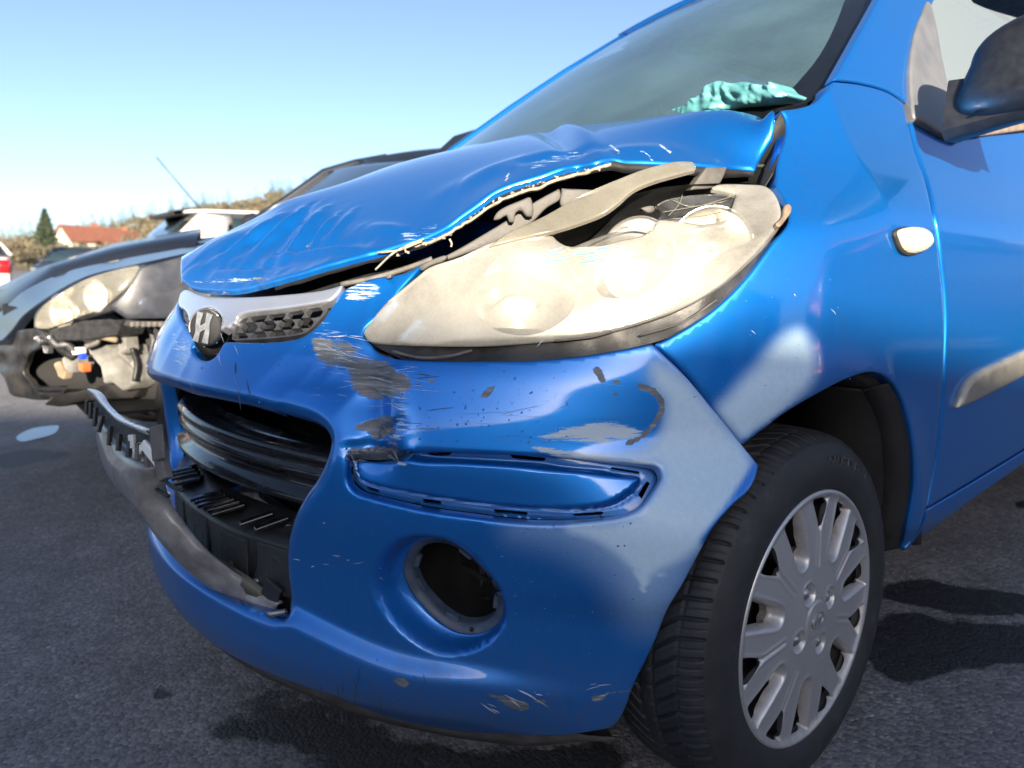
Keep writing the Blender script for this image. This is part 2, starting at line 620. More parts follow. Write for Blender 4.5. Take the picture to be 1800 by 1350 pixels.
M_BLACKP = mat_simple('black_plastic', (.018, .019, .021), .42, 0, 0, 60, .3, .15, 500)
M_BLACKT = mat_simple('textured_black_plastic', (.024, .026, .03), .62, 0, 0, 80, .25, .5, 900)
M_DARK = mat_simple('dark_void_plastic', (.008, .008, .009), .7, 0, 0, 30, .3)
M_GREYP = mat_simple('dusty_grey_plastic', (.11, .105, .10), .6, 0, 0, 50, .35, .2, 400)
M_RUBBER = mat_simple('rubber_seal', (.015, .015, .016), .6, 0, 0, 90, .3, .2, 600)
M_CHROME = mat_simple('satin_chrome', (.76, .78, .81), .30, .85, 0, 20, .02, 0, None, .03)
M_STEEL = mat_simple('dull_steel', (.35, .35, .36), .38, .9, 0, 60, .25, .15, 300)
M_PRIMER = mat_simple('torn_primer_edge', (.30, .26, .20), .7, 0, 0, 120, .5, .5, 300)

# ------------------------------------------------------------------ the blue car: front wrap and side as one surface (s = run round the plan, z = height)
GZ = -0.007
def gz(y): return GZ + .5 * np.tanh((np.asarray(y, float) - .7) / 4.0)      # the yard rises gently towards the car's tail
W_, Y0_, L_ = .79, -.02, .70
_ph = np.linspace(0, math.pi / 2, 600)
_px = np.concatenate([W_ * np.sin(_ph) ** (2 / 2.1), np.full(200, W_)])
_py = np.concatenate([Y0_ + L_ * (1 - np.cos(_ph) ** 1.2), np.linspace(.685, 3.4, 200)])
_sl = np.concatenate([[0], np.cumsum(np.hypot(np.diff(_px), np.diff(_py)))])
_ss = np.arange(0, _sl[-1], .004)
_cx, _cy = np.interp(_ss, _sl, _px), np.interp(_ss, _sl, _py)
def _sm(v, odd, k=9):
    e = np.concatenate([(-v[k:0:-1] if odd else v[k:0:-1]), v, v[-1] + (v[-1] - v[-2]) * np.arange(1, k + 1)])
    w = np.hanning(2 * k + 1)
    return np.convolve(e, w / w.sum(), 'valid')
_cx, _cy = _sm(_cx, True), _sm(_cy, False)
_tx, _ty = np.gradient(_cx, _ss), np.gradient(_cy, _ss)
_tl = np.hypot(_tx, _ty)
_nx, _ny = _ty / _tl, -_tx / _tl
def plan(s):
    a, sg = np.abs(s), np.where(s < 0, -1.0, 1.0)
    return sg * np.interp(a, _ss, _cx), np.interp(a, _ss, _cy), sg * np.interp(a, _ss, _nx), np.interp(a, _ss, _ny)
def pch(z, tab):
    """monotone-ish smooth profile through (z, value)"""
    X, Y = np.array(tab).T
    xs = np.linspace(X[0], X[-1], 500)
    ys = np.interp(xs, X, Y)
    k = np.hanning(27)
    ys = np.convolve(np.pad(ys, 13, 'reflect', reflect_type='odd'), k / k.sum(), 'valid')
    return np.interp(z, xs, ys)
FRONT = [(.08, .10), (.12, .055), (.15, .036), (.20, .025), (.25, .02), (.34, .012), (.42, .0), (.50, -.004), (.56, .008), (.62, .03), (.66, .055), (.70, .08), (.75, .12), (.85, .24), (1.1, .6)]
SIDE = [(.08, .07), (.14, .055), (.20, .035), (.26, .03), (.31, .028), (.335, .010), (.36, .006), (.50, .0), (.62, .0), (.72, .004), (.82, .010), (.86, .016), (.90, .042), (.94, .072), (.98, .098), (1.02, .118), (1.06, .135), (1.12, .156), (1.2, .182), (1.3, .218), (1.45, .28)]
WHL = np.array([.80, .68, .2693])
def inset(s, z):
    a = np.abs(s)
    w = sstep(a, .52, 1.02)
    x, y, nx, ny = plan(s)
    g = .75 * np.clip((.84 - y) / .4, 0, 1)
    zz = z + np.maximum(0, z - .70) * g * .8
    d = pch(z, FRONT) * (1 - w) + pch(zz, SIDE) * w
    # lower lip steps outwards under the intake
    top = .285 - .05 * sstep(a, .32, .6) - .02 * sstep(a, .6, .85)
    d -= .018 * (1 - sstep(z, top - .035, top)) * (1 - sstep(a, .55, .88)) * sstep(z, .1, .2)
    # boxier corner in front of the tyre
    d -= .058 * np.exp(-((a - .95) / .16) ** 2) * (1 - sstep(z, .42, .56))
    # wheel arch flare
    r = np.hypot(y - WHL[1], z - WHL[2])
    d -= .006 * np.exp(-((r - .345) / .035) ** 2) * sstep(a, .9, 1.05)
    return d
def wrap0(s, z):
    x, y, nx, ny = plan(s)
    d = inset(s, z)
    return np.stack([x - nx * d, y - ny * d, z], -1)
W0 = Surf(wrap0, -1.2, 2.6, 420, .1, 1.40, 220)
FOG_RIM = W0.un(spline([(655, 1030), (665, 985), (695, 952), (735, 941), (775, 945), (820, 965), (860, 1005), (884, 1050), (889, 1085), (875, 1115), (845, 1140), (800, 1152), (755, 1146), (710, 1118), (675, 1080)], True, 4))
FOG_RING = W0.un(spline([(692, 1017), (705, 978), (730, 958), (765, 954), (805, 966), (845, 997), (872, 1030), (886, 1062), (882, 1095), (862, 1117), (835, 1128), (800, 1128), (760, 1110), (725, 1080), (702, 1050)], True, 4))
FOG_C = FOG_RING.mean(0)
def smin(p, q, k): return -np.log(np.exp(-p / k) + np.exp(-q / k)) * k
def creases(s, z):
    """damage pressed into the bumper skin"""
    d = np.zeros_like(s)
    def ln(p0, p1, w, dep):
        a, b = np.array(p0), np.array(p1)
        e = b - a
        t = np.clip(((s - a[0]) * e[0] + (z - a[1]) * e[1]) / (e @ e), 0, 1)
        r = np.hypot(s - a[0] - t * e[0], z - a[1] - t * e[1])
        return dep * np.exp(-(r / w) ** 2) * np.sin(np.pi * np.clip(t, .12, .88)) ** .5
    for p0, p1, w, dep in DENTS: d += ln(p0, p1, w, dep)
    return d
def _dent(p0, p1, w, dep):
    q = W0.un([p0, p1])
    return (q[0], q[1], w, dep)
DENTS = [_dent((655, 640), (650, 790), .035, .022), _dent((690, 655), (705, 790), .018, -.010), _dent((575, 640), (620, 700), .03, .012),
         _dent((560, 620), (540, 700), .05, .010), _dent((640, 775), (700, 740), .010, .010), _dent((655, 760), (690, 735), .006, -.008),
         _dent((470, 640), (500, 700), .06, .008), _dent((610, 790), (700, 795), .008, .008),
         _dent((300, 600), (330, 640), .04, .006), _dent((640, 530), (700, 520), .03, .006)]
def fogdisp(s, z):
    d = np.zeros_like(s)
    near = np.hypot(s - FOG_C[0], z - FOG_C[1]) < .16
    if near.any():
        q = np.stack([s[near], z[near]], 1)
        dr = np.maximum(-sdf(q, FOG_RIM), 0)
        di = np.maximum(sdf(q, FOG_RING), 0)
        t = dr / np.maximum(dr + di, 1e-6)
        ang = np.arctan2(q[:, 1] - FOG_C[1], q[:, 0] - FOG_C[0])
        D = .020 + .024 * (1 + np.cos(ang - math.radians(200))) / 2
        d[near] = D * np.sin(np.clip(t, 0, 1) * math.pi / 2) ** 1.15 * (dr > 0)
    return d
def wrap(s, z):
    s, z = np.asarray(s, float), np.asarray(z, float)
    x, y, nx, ny = plan(s)
    d = inset(s, z) + fogdisp(s, z) + creases(s, z)
    return np.stack([x - nx * d, y - ny * d, z], -1)
_tgt = proj(wrap0(FOG_RING[:, 0], FOG_RING[:, 1]))
_gs = _tgt.copy()
for _ in range(2):                                                   # the ring sits deep in its cup: move it until it lies on its traced outline
    FOG_RING = W0.un(_gs)
    FOG_C = FOG_RING.mean(0)
    _gs = _gs + .35 * (_tgt - proj(wrap(FOG_RING[:, 0], FOG_RING[:, 1]))).mean(0)
WR = Surf(wrap, -1.2, 2.6, 420, .1, 1.40, 220)
car = thing('hatchback', 'bright blue hatchback with crumpled bonnet, broken front grille and cracked headlight', 'car', (0, .7, GZ))

def mask_poly(pp, poly, w, n=6):
    P = spline(poly, True, n)
    return 1 - sstep(sdf(pp, P, w * 1.5 + 2), -w, w)
def mask_line(pp, pts, w, soft=None):
    P = spline(pts, False, 6)
    d = pdist(pp, P, False)
    return 1 - sstep(d, w * .5, w if soft is None else w + soft)
def mx(*a): return np.maximum.reduce(a)

# masks painted on the skin, drawn once in the photograph's frame and stored on the vertices
def primer_b(pp, V):
    core = mask_poly(pp, [(1150, 640), (1200, 660), (1262, 728), (1318, 800), (1322, 830), (1275, 905), (1235, 960), (1200, 990), (1160, 1010), (1132, 1035), (1118, 1020), (1085, 985), (1040, 955), (990, 935), (1000, 922), (1085, 913), (1130, 892), (1163, 838), (1160, 822), (1100, 812), (1020, 805), (1000, 795), (1060, 800), (1120, 795), (1150, 775), (1165, 745), (1168, 705), (1150, 680)], 22)
    halo = mask_poly(pp, [(1170, 625), (1262, 728), (1318, 800), (1322, 840), (1275, 915), (1230, 980), (1190, 1060), (1150, 1100), (1110, 1090), (1060, 1010), (980, 960), (900, 935), (1000, 915), (1100, 905), (1160, 840), (1165, 740), (1155, 670)], 55) * .55
    tear = mask_poly(pp, [(1176, 1010), (1146, 1015), (1110, 1005), (1124, 1030), (1128, 1046), (1132, 1046), (1138, 1030), (1158, 1005)], 4)
    drip = mask_poly(pp, [(1224, 915), (1235, 915), (1233, 945), (1229, 948), (1225, 945)], 2.5)
    m = np.maximum.reduce([core, halo, tear, drip])
    m *= sstep(pdist(pp, np.array([(1333, 818), (1290, 885), (1240, 950)], float), False), 3, 16)
    # the strip rubbed bare again: blue shows through
    bare = mask_poly(pp, [(720, 640), (1000, 640), (1110, 668), (1150, 690), (1163, 715), (1160, 745), (1145, 770), (1100, 790), (1000, 795), (720, 790)], 6)
    m = m * (1 - bare)
    return m
def scrape_b(pp, V):
    arc = mask_line(pp, [(1105, 778), (1132, 765), (1150, 745), (1162, 725), (1163, 705), (1150, 688), (1125, 678)], 6, 2) * .78
    spots = mx(mask_poly(pp, [(1042, 648), (1052, 643), (1060, 655), (1068, 665), (1062, 675), (1052, 670), (1046, 660)], 4), mask_poly(pp, [(1078, 668), (1086, 666), (1090, 672), (1082, 676)], 3),
               mask_poly(pp, [(862, 678), (873, 676), (862, 692), (852, 701), (840, 698), (850, 690)], 2.5), mask_poly(pp, [(1080, 690), (1090, 690), (1086, 698), (1078, 696)], 3), mask_poly(pp, [(752, 666), (764, 664), (766, 671), (754, 673)], 3)) * .8
    big = mx(mask_poly(pp, [(555, 600), (600, 592), (640, 605), (640, 630), (690, 640), (720, 660), (722, 690), (700, 700), (650, 706), (612, 690), (606, 660), (570, 640), (545, 622)], 28) * .60,
             mask_poly(pp, [(612, 632), (650, 628), (690, 640), (724, 668), (718, 690), (690, 700), (650, 704), (618, 688)], 18) * .78,
             mask_poly(pp, [(545, 598), (580, 594), (600, 612), (606, 640), (580, 646), (556, 630)], 14) * .72,
             mask_poly(pp, [(620, 750), (650, 735), (680, 728), (696, 738), (688, 765), (660, 775), (640, 760)], 9) * .62,
             mask_poly(pp, [(608, 792), (650, 788), (700, 790), (706, 800), (650, 806), (612, 804)], 4) * .8)
    low = mx(mask_poly(pp, [(850, 1218), (875, 1222), (895, 1228), (925, 1240), (932, 1246), (915, 1250), (890, 1240), (870, 1228)], 2) * .78,
             mask_poly(pp, [(880, 1225), (900, 1226), (930, 1240), (926, 1246)], 2) * .7, mask_poly(pp, [(934, 1231), (962, 1230), (962, 1234), (936, 1234)], 2) * .8,
             mask_poly(pp, [(1035, 1229), (1060, 1218), (1110, 1212), (1110, 1216), (1070, 1222), (1050, 1234)], 2) * .7, mask_poly(pp, [(690, 1196), (708, 1190), (720, 1200), (712, 1208), (700, 1204)], 4) * .8)
    return mx(arc, spots, big, low)
def rub_b(pp, V):
    a = mask_poly(pp, [(945, 770), (985, 752), (1060, 740), (1120, 752), (1128, 766), (1090, 776), (1040, 782), (990, 776)], 14) * .86
    b = mask_poly(pp, [(930, 785), (1010, 792), (1090, 805), (1150, 810), (1150, 815), (1050, 812), (960, 800)], 6) * .8
    c = mx(mask_poly(pp, [(560, 560), (620, 600), (640, 660), (600, 670), (540, 640)], 22) * .42, mask_poly(pp, [(610, 500), (665, 498), (672, 515), (640, 530), (605, 525)], 9) * .6,
           mask_poly(pp, [(690, 690), (720, 700), (720, 760), (695, 790), (660, 790), (690, 740)], 14) * .5, mask_poly(pp, [(520, 640), (620, 640), (640, 700), (560, 720)], 26) * .35,
           mask_poly(pp, [(300, 580), (345, 600), (335, 650), (310, 650)], 14) * .45, mask_poly(pp, [(540, 800), (610, 810), (600, 860), (545, 870)], 18) * .25)
    return mx(a, b, c)
def dirt_b(pp, V):
    z = V[:, 2]
    d = .55 * (1 - sstep(z, .17, .28)) + .22 * (1 - sstep(z, .25, .5))
    s = mx(mask_poly(pp, [(380, 640), (420, 640), (440, 690), (380, 690)], 15) * .3, mask_poly(pp, [(555, 900), (640, 890), (700, 930), (560, 950)], 20) * .2)
    return np.clip(np.maximum(d, s), 0, 1) * .7
BA = dict(primer=primer_b, scrape=scrape_b, rub=rub_b, dirt_shade=dirt_b)

BUMPER_OUT = [('p', [(322, 510, 'c'), (312, 540), (320, 565), (345, 598, 'c'), (337, 612), (345, 627), (360, 634), (376, 628), (386, 614), (394, 600, 'c'), (470, 601), (530, 592), (562, 568), (582, 540), (604, 508, 'c'), (650, 490), (710, 479), (743, 463, 'c'), (731, 478), (700, 513), (667, 553), (640, 580), (639, 592), (652, 606), (662, 618), (690, 628), (733, 632), (833, 634), (933, 633), (1033, 624), (1100, 613), (1147, 604, 'c'), (1200, 655), (1262, 729), (1312, 790), (1335, 818, 'c'), (1329, 842), (1316, 864), (1289, 888), (1253, 931), (1231, 971), (1200, 1029), (1173, 1075), (1151, 1131), (1120, 1193), (1110, 1215), (1100, 1244), (1088, 1268), (1075, 1279), (1040, 1287), (983, 1294), (900, 1292), (800, 1286), (740, 1276), (690, 1266)]),
              ('ab', [(.44, .137), (.36, .14), (.2, .145), (.0, .15), (-.25, .15), (-.55, .165), (-.80, .19), (-.92, .3), (-.92, .55), (-.70, .62), (-.50, .66), (-.40, .685), (-.3, .70)])]
INTAKE = [('p', [(290, 677), (330, 691), (430, 712), (500, 728), (545, 742), (563, 756), (571, 772), (566, 802), (550, 840), (527, 874), (508, 910), (495, 960), (495, 1010), (500, 1057), (496, 1080), (482, 1087), (460, 1082), (417, 1063), (367, 1030), (317, 983), (293, 947)]),
          ('ab', [(-.15, .284), (-.30, .29), (-.37, .32), (-.40, .38), (-.40, .47), (-.36, .53), (-.28, .545), (-.1, .546)])]
INSERT = [(612, 800), (620, 797), (667, 794), (750, 794), (850, 797), (967, 804), (1067, 812), (1133, 817), (1156, 822), (1163, 837), (1150, 860), (1130, 887), (1112, 900), (1084, 910), (1004, 921), (916, 921), (827, 911), (738, 898), (649, 876), (622, 866), (609, 848), (609, 820)]
bumper = panel('bumper', WR, BUMPER_OUT, [INTAKE, INSERT, FOG_RING], .0050, .014, M_BLUE, car, BA, None, .003, [(0, .022), (1, .004)])

# ------------------------------------------------------------------ fender, door and sill on the same surface
def primer_f(pp, V):
    core = mask_poly(pp, [(1262, 720), (1285, 690), (1330, 640), (1375, 592), (1405, 580), (1425, 600), (1435, 640), (1425, 675), (1400, 705), (1370, 735), (1335, 757), (1312, 773), (1296, 768)], 20)
    m = core * sstep(pdist(pp, np.array([(1430, 697), (1380, 727), (1340, 757), (1312, 778)], float), False), 2, 9)
    drip = mx(mask_poly(pp, [(1339, 735), (1343, 735), (1342, 752), (1339, 752)], 2), mask_poly(pp, [(1352, 725), (1356, 725), (1352, 748), (1349, 748)], 2)) * .6
    return np.maximum(m, drip)
def scrape_f(pp, V):
    e = mask_line(pp, [(1440, 693), (1380, 729), (1340, 759), (1310, 780)], 2, 4) * .45
    return e
def zero(pp, V): return np.zeros(len(pp))
def dirt_f(pp, V):
    r = np.hypot(V[:, 1] - WHL[1], V[:, 2] - WHL[2])
    return np.clip(.55 * (1 - sstep(r, .33, .40)) + .5 * (1 - sstep(V[:, 2], .18, .34)), 0, 1) * .5
FA = dict(primer=primer_f, scrape=scrape_f, rub=zero, dirt_shade=dirt_f)
FENDER_OUT = [(1375, 193, 'c'), (1400, 190), (1432, 180), (1452, 160), (1466, 143, 'c'), (1510, 148), (1560, 162), (1590, 182, 'c'), (1594, 205), (1598, 213), (1608, 263), (1628, 320), (1638, 367), (1646, 407), (1652, 460), (1658, 517), (1660, 567), (1658, 640), (1656, 683), (1647, 783), (1636, 850), (1628, 893), (1612, 938), (1586, 968, 'c'),
              (1600, 905), (1608, 850), (1606, 785), (1599, 740), (1586, 700), (1571, 673), (1551, 658), (1530, 654), (1490, 666), (1430, 697), (1380, 727), (1340, 757), (1306, 782, 'c'), (1262, 729), (1203, 655), (1150, 606, 'c'), (1180, 592), (1250, 548), (1310, 492), (1360, 427), (1388, 386), (1381, 352), (1364, 322, 'c'), (1368, 283), (1380, 247), (1384, 227), (1382, 207)]
fender = panel('fender', WR, FENDER_OUT, [], .0065, .022, M_BLUE, car, FA, None, .003)
def ext(p0, p1, s):
    """where the line through two traced points runs on the side at s"""
    q = WR.un([p0, p1])
    return (s, q[1, 1] + (q[1, 1] - q[0, 1]) / (q[1, 0] - q[0, 0]) * (s - q[1, 0]))
DOOR_OUT = [('p', [(1601, 213, 'c'), (1611, 263), (1631, 320), (1641, 367), (1649, 407), (1655, 460), (1661, 517), (1663, 567), (1661, 640), (1659, 683), (1650, 783), (1639, 850), (1631, 893, 'c'), (1715, 842), (1800, 790)]),
            ('ab', [ext((1715, 842), (1800, 790), 2.0), ext((1715, 842), (1800, 790), 2.5), ext((1690, 245), (1800, 232), 2.5), ext((1690, 245), (1800, 232), 2.3)]), ('p', [(1800, 232), (1740, 238), (1680, 246), (1655, 243), (1630, 230)])]
door = panel('door', WR, DOOR_OUT, [], .008, .016, M_BLUE, car, dict(primer=zero, scrape=zero, rub=zero, dirt_shade=lambda pp, V: .35 * (1 - sstep(V[:, 2], .3, .55))), None, .0035)
SILL_OUT = [('p', [(1629, 897, 'c'), (1715, 846), (1800, 794)]), ('ab', [ext((1715, 846), (1800, 794), 2.0), ext((1715, 846), (1800, 794), 2.5), ext((1700, 885), (1800, 815), 2.5), ext((1700, 885), (1800, 815), 2.0)]), ('p', [(1800, 815), (1700, 885), (1640, 930), (1588, 968, 'c'), (1613, 938)])]
sill = panel('sill', WR, SILL_OUT, [], .008, .03, M_BLUE, car, dict(primer=zero, scrape=zero, rub=zero, dirt_shade=lambda pp, V: .8 * (1 - sstep(V[:, 2], .2, .3))), None, .002)
# grey rubbing strip on the door
M_STRIP = mat_simple('satin_grey_trim', (.30, .29, .25), .36, .35, .2, 30, .2, .05, 300)
strip = panel('side_moulding', WR, [('p', [(1675, 717, 'c'), (1683, 693), (1697, 668), (1712, 655), (1760, 632), (1800, 614)]), ('ab', [ext((1760, 632), (1800, 614), 2.0), ext((1760, 632), (1800, 614), 2.4), ext((1740, 688), (1800, 656), 2.4), ext((1740, 688), (1800, 656), 2.0)]), ('p', [(1800, 656), (1740, 688), (1700, 708)])], [], .006, .012, M_STRIP, car, None, None, .008, lift=.012)
tag(strip, 'pale grey rubbing strip along the door')
# side repeater
rep = panel('side_repeater', WR, [(1570, 408), (1588, 401), (1612, 402), (1624, 410), (1629, 427), (1618, 440), (1596, 446), (1582, 440), (1574, 425)], [], .004, .02, None, car, None, None, .007, lift=.014)
m, nt, bs = new_mat('clear_indicator_plastic')
bs.inputs['Base Color'].default_value = (.60, .52, .37, 1)
bs.inputs['Roughness'].default_value = .16
bs.inputs['Coat Weight'].default_value = 1
bs.inputs['Subsurface Weight'].default_value = .25
bs.inputs['Subsurface Radius'].default_value = (.01, .008, .005)
_w = nd(nt, 'ShaderNodeTexWave', wave_type='BANDS', bands_direction='Z')
_w.inputs['Scale'].default_value = 120
_tc = nd(nt, 'ShaderNodeTexCoord')
nt.links.new(_tc.outputs['Object'], _w.inputs['Vector'])
bump(nt, bs, _w.outputs[0], .4, .001)
M_IND = m
rep.data.materials.append(M_IND)
gas = panel('gasket', WR, [(1567, 408), (1588, 399), (1600, 405), (1580, 425), (1600, 442), (1618, 443), (1596, 450), (1580, 445), (1571, 428)], [], .004, .008, M_RUBBER, rep, None, None, .002, lift=.006)

# ------------------------------------------------------------------ bonnet: a height over the plan, through its real rim and crown
HP = np.array([(-.5, .2), (-.3, .085), (-.15, .045), (0, .035), (.13, .055), (.24, .095), (.33, .15), (.45, .27), (.55, .42), (.62, .56), (.65, .68), (.64, .80)])
_hl = np.concatenate([[0], np.cumsum(np.linalg.norm(np.diff(HP, axis=0), axis=1))])
def _cyl(off):
    def f(a, b): return np.stack([np.interp(a, _hl, HP[:, 0]) + off * .8, np.interp(a, _hl, HP[:, 1]) - off * .6, b], -1)
    return Surf(f, 0, _hl[-1], 240, .5, 1.2, 60)
HC = _cyl(0)
EDGE = [(316, 492), (340, 505), (399, 509), (435, 505), (477, 494), (520, 482), (556, 471), (605, 457), (659, 443), (710, 427), (743, 417), (783, 398), (807, 380), (833, 362), (867, 337), (900, 323), (950, 308), (993, 293), (1030, 287), (1067, 279), (1080, 278), (1100, 282), (1133, 283), (1200, 286), (1267, 291), (1327, 296)]
SIDE_E = [(1347, 253), (1363, 217), (1361, 197), (1357, 191)]
REAR = [(1267, 193), (1200, 199), (1100, 212), (1017, 220), (933, 233), (867, 250)]
def rear_y(x): return .76 - .09 * (1 - (np.clip(x, -.64, .64) / .64) ** 2)
def on_rear(px):
    x = .3
    for _ in range(20):
        P = hy(px, rear_y(x))
        x = .5 * x + .5 * P[0]
    return hy(px, rear_y(x))
_e3 = [HC.at([p])[0] for p in EDGE + SIDE_E]
_r3 = [on_rear(p) for p in REAR]
_c3 = [hx(p, x) for p, x in [((813, 258), -.12), ((767, 272), -.12), ((683, 293), -.10), ((600, 323), -.08), ((540, 341), -.08), ((495, 357), -.08), ((449, 390), -.08), ((392, 416), -.06), ((346, 450), -.05)]]
_ctl = _e3 + _r3 + _c3
for y, zc in [(.12, .80), (.25, .862), (.37, .918), (.5, .965), (.66, 1.02)]:
    for x, dz in [(-.28, .028), (-.45, .085), (-.58, .15)]:
        if y > .2 or x > -.4: _ctl.append(np.array([x, y, zc - dz]))
_ctl = np.array(_ctl)
_hr = RBF(_ctl[:, :2], _ctl[:, 2], 2e-5)
def hood0(x, y): return np.stack([x, y, _hr(x, y)], -1)
H0 = Surf(hood0, -.62, .68, 200, .02, .80, 160)
FOLDS = []
for p0, p1, w, amp in [((566, 372), (500, 452), .012, .013), ((545, 362), (480, 440), .010, -.009), ((525, 372), (455, 440), .012, .010), ((590, 380), (548, 430), .009, .011), ((580, 385), (530, 440), .007, -.009), ((505, 380), (430, 440), .012, -.008),
                       ((480, 385), (400, 450), .014, .010), ((440, 410), (380, 455), .012, -.009), ((420, 430), (360, 470), .012, .008), ((520, 440), (640, 425), .010, -.008), ((480, 455), (640, 440), .008, .009), ((400, 470), (500, 462), .008, -.008),
                       ((360, 480), (470, 478), .010, .006), ((640, 400), (720, 410), .012, .007), ((620, 372), (575, 425), .010, .007), ((955, 228), (1015, 272), .022, -.014), ((985, 222), (1045, 275), .020, .010), ((800, 330), (930, 280), .03, .010), ((900, 290), (1050, 262), .018, -.010), ((1060, 268), (1180, 262), .02, .006), ((335, 470), (330, 500), .02, .007)]:
    q = H0.un([p0, p1])
    FOLDS.append((q[0], q[1], w, amp))
def hood(x, y):
    x, y = np.asarray(x, float), np.asarray(y, float)
    z = _hr(x, y)
    for a, b, w, amp in FOLDS:
        e = b - a
        t = np.clip(((x - a[0]) * e[0] + (y - a[1]) * e[1]) / (e @ e), -.05, 1.05)
        r = np.hypot(x - a[0] - t * e[0], y - a[1] - t * e[1])
        z = z + amp * np.exp(-(r / w) ** 2) * np.clip(np.sin(np.pi * np.clip(t, .05, .95)), 0, 1) ** .6
    crum = np.exp(-((x - .12) / .22) ** 2 - ((y - .12) / .10) ** 2)
    z = z + crum * (.0035 * vnoise(x, y, 26, 3) + .002 * vnoise(x, y, 55, 5))
    return np.stack([x, y, z], -1)
HD = Surf(hood, -.62, .68, 260, .02, .80, 200)
def hood_rub(pp, V):
    a = mx(mask_poly(pp, [(925, 290), (960, 275), (1010, 262), (1040, 268), (990, 285), (940, 300)], 8) * .48, mask_poly(pp, [(690, 418), (740, 398), (770, 388), (770, 405), (720, 425)], 7) * .5,
           mask_line(pp, [(1074, 256), (1082, 262), (1090, 270)], 1.8, 1.2) * .8, mask_line(pp, [(1125, 264), (1138, 272), (1146, 280)], 1.8, 1.2) * .8, mask_line(pp, [(1160, 254), (1170, 262), (1178, 267)], 1.8, 1.2) * .8, mask_line(pp, [(893, 305), (890, 318)], 2, 1.5) * .9,
           mask_poly(pp, [(330, 492), (400, 480), (470, 480), (478, 492), (400, 505), (345, 504)], 8) * .36, mask_poly(pp, [(378, 497), (410, 489), (450, 485), (474, 487), (478, 492), (440, 497)], 3) * .52)
    return a
def hood_scr(pp, V):
    return mx(mask_poly(pp, [(430, 489), (452, 487), (470, 488), (474, 492), (450, 494)], 2) * .55, mask_poly(pp, [(537, 432), (548, 422), (556, 414), (552, 424), (541, 436)], 2.5) * .6)
HOOD_OUT = [('p', [(p[0], p[1]) for p in EDGE[:-1]] + [(1327, 296, 'c'), (1347, 253), (1363, 217), (1361, 200), (1356, 191, 'c')]),
            ('ab', [(.60, rear_y(.60) + .004), (.3, rear_y(.3)), (0, rear_y(0)), (-.3, rear_y(-.3)), (-.6, .745), (-.63, .66), (-.60, .5), (-.52, .33), (-.44, .2), (-.36, .12)])]
bonnet = panel('bonnet', HD, HOOD_OUT, [], .0055, .006, M_BLUE, car, dict(primer=zero, scrape=hood_scr, rub=hood_rub, dirt_shade=lambda pp, V: .25 * (1 - sstep(V[:, 2], .70, .76))), None, .004)
tag(bonnet, 'bright blue bonnet buckled upwards with a crumpled nose')

# ------------------------------------------------------------------ windscreen and pillars
def wsurf(x, t):
    x, t = np.asarray(x, float), np.asarray(t, float)
    yb = rear_y(x) + .012
    return np.stack([x * (1 - .09 * t), yb + t - .16 * t * (np.abs(x) / .64) ** 2 * .2, 1.0 + .775 * t - .03 * (x / .64) ** 2 - .10 * t * t], -1)
WS = Surf(wsurf, -.72, .72, 160, -.06, 1.0, 120)
m, nt, bs = new_mat('tinted_windscreen_glass')
tr = nd(nt, 'ShaderNodeBsdfTransparent')
tr.inputs[0].default_value = (.40, .50, .50, 1)
gl = nd(nt, 'ShaderNodeBsdfGlossy')
gl.inputs['Roughness'].default_value = .02
gl.inputs['Color'].default_value = (.9, .97, 1, 1)
fr = nd(nt, 'ShaderNodeFresnel')
fr.inputs[0].default_value = 1.52
dust_sky_film = nd(nt, 'ShaderNodeBsdfDiffuse')
dust_sky_film.inputs[0].default_value = (.32, .56, .66, 1)  # dust film; its teal tint also paints in the sky's reflection
nz = noise(nt, 3, 5)
fm = ramp(nt, nz.outputs[0], [(.3, (.11,) * 3), (.75, (.24,) * 3)])
mx1, mx2 = nd(nt, 'ShaderNodeMixShader'), nd(nt, 'ShaderNodeMixShader')
nt.links.new(fm.outputs[0], mx1.inputs[0])
nt.links.new(tr.outputs[0], mx1.inputs[1])
nt.links.new(dust_sky_film.outputs[0], mx1.inputs[2])
nt.links.new(fr.outputs[0], mx2.inputs[0])
nt.links.new(mx1.outputs[0], mx2.inputs[1])
nt.links.new(gl.outputs[0], mx2.inputs[2])
nt.links.new(mx2.outputs[0], nt.nodes['Material Output'].inputs[0])
M_GLASS = m
M_FRIT = mat_simple('black_glass_border', (.006, .007, .009), .12, 0, 0, 30, .2)
_wl = WS.un([(1368, 190), (1400, 186), (1440, 171), (1466, 142), (1500, 82), (1545, 0)])
_in = WS.un([(1300, 190), (1372, 170), (1415, 130), (1445, 90), (1470, 40), (1485, 0)])
_k = WS.k
_out = np.vstack([spline([tuple(q) for q in _wl], False, 8), [(_wl[-1][0] - .005, .62), (.50, .80), (0, .84), (-.50, .80), (-.585, .6), (-.60, .3), (-.62, .1), (-.63, .0), (-.3, -.0), (0, -.0), (.3, -.0), (.55, -.004)]])
_inn = np.vstack([spline([tuple(q) for q in _in], False, 8), [(_in[-1][0] - .002, .55), (.45, .72), (0, .76), (-.45, .72), (-.54, .55), (-.56, .2), (-.56, .035), (-.2, .03), (.2, .03), (.48, .03)]])
wsc = panel('windscreen', WS, _inn, [], .03, .004, M_GLASS, car)
frit = panel('windscreen_border', WS, _out, [_inn], .02, .006, M_FRIT, wsc)

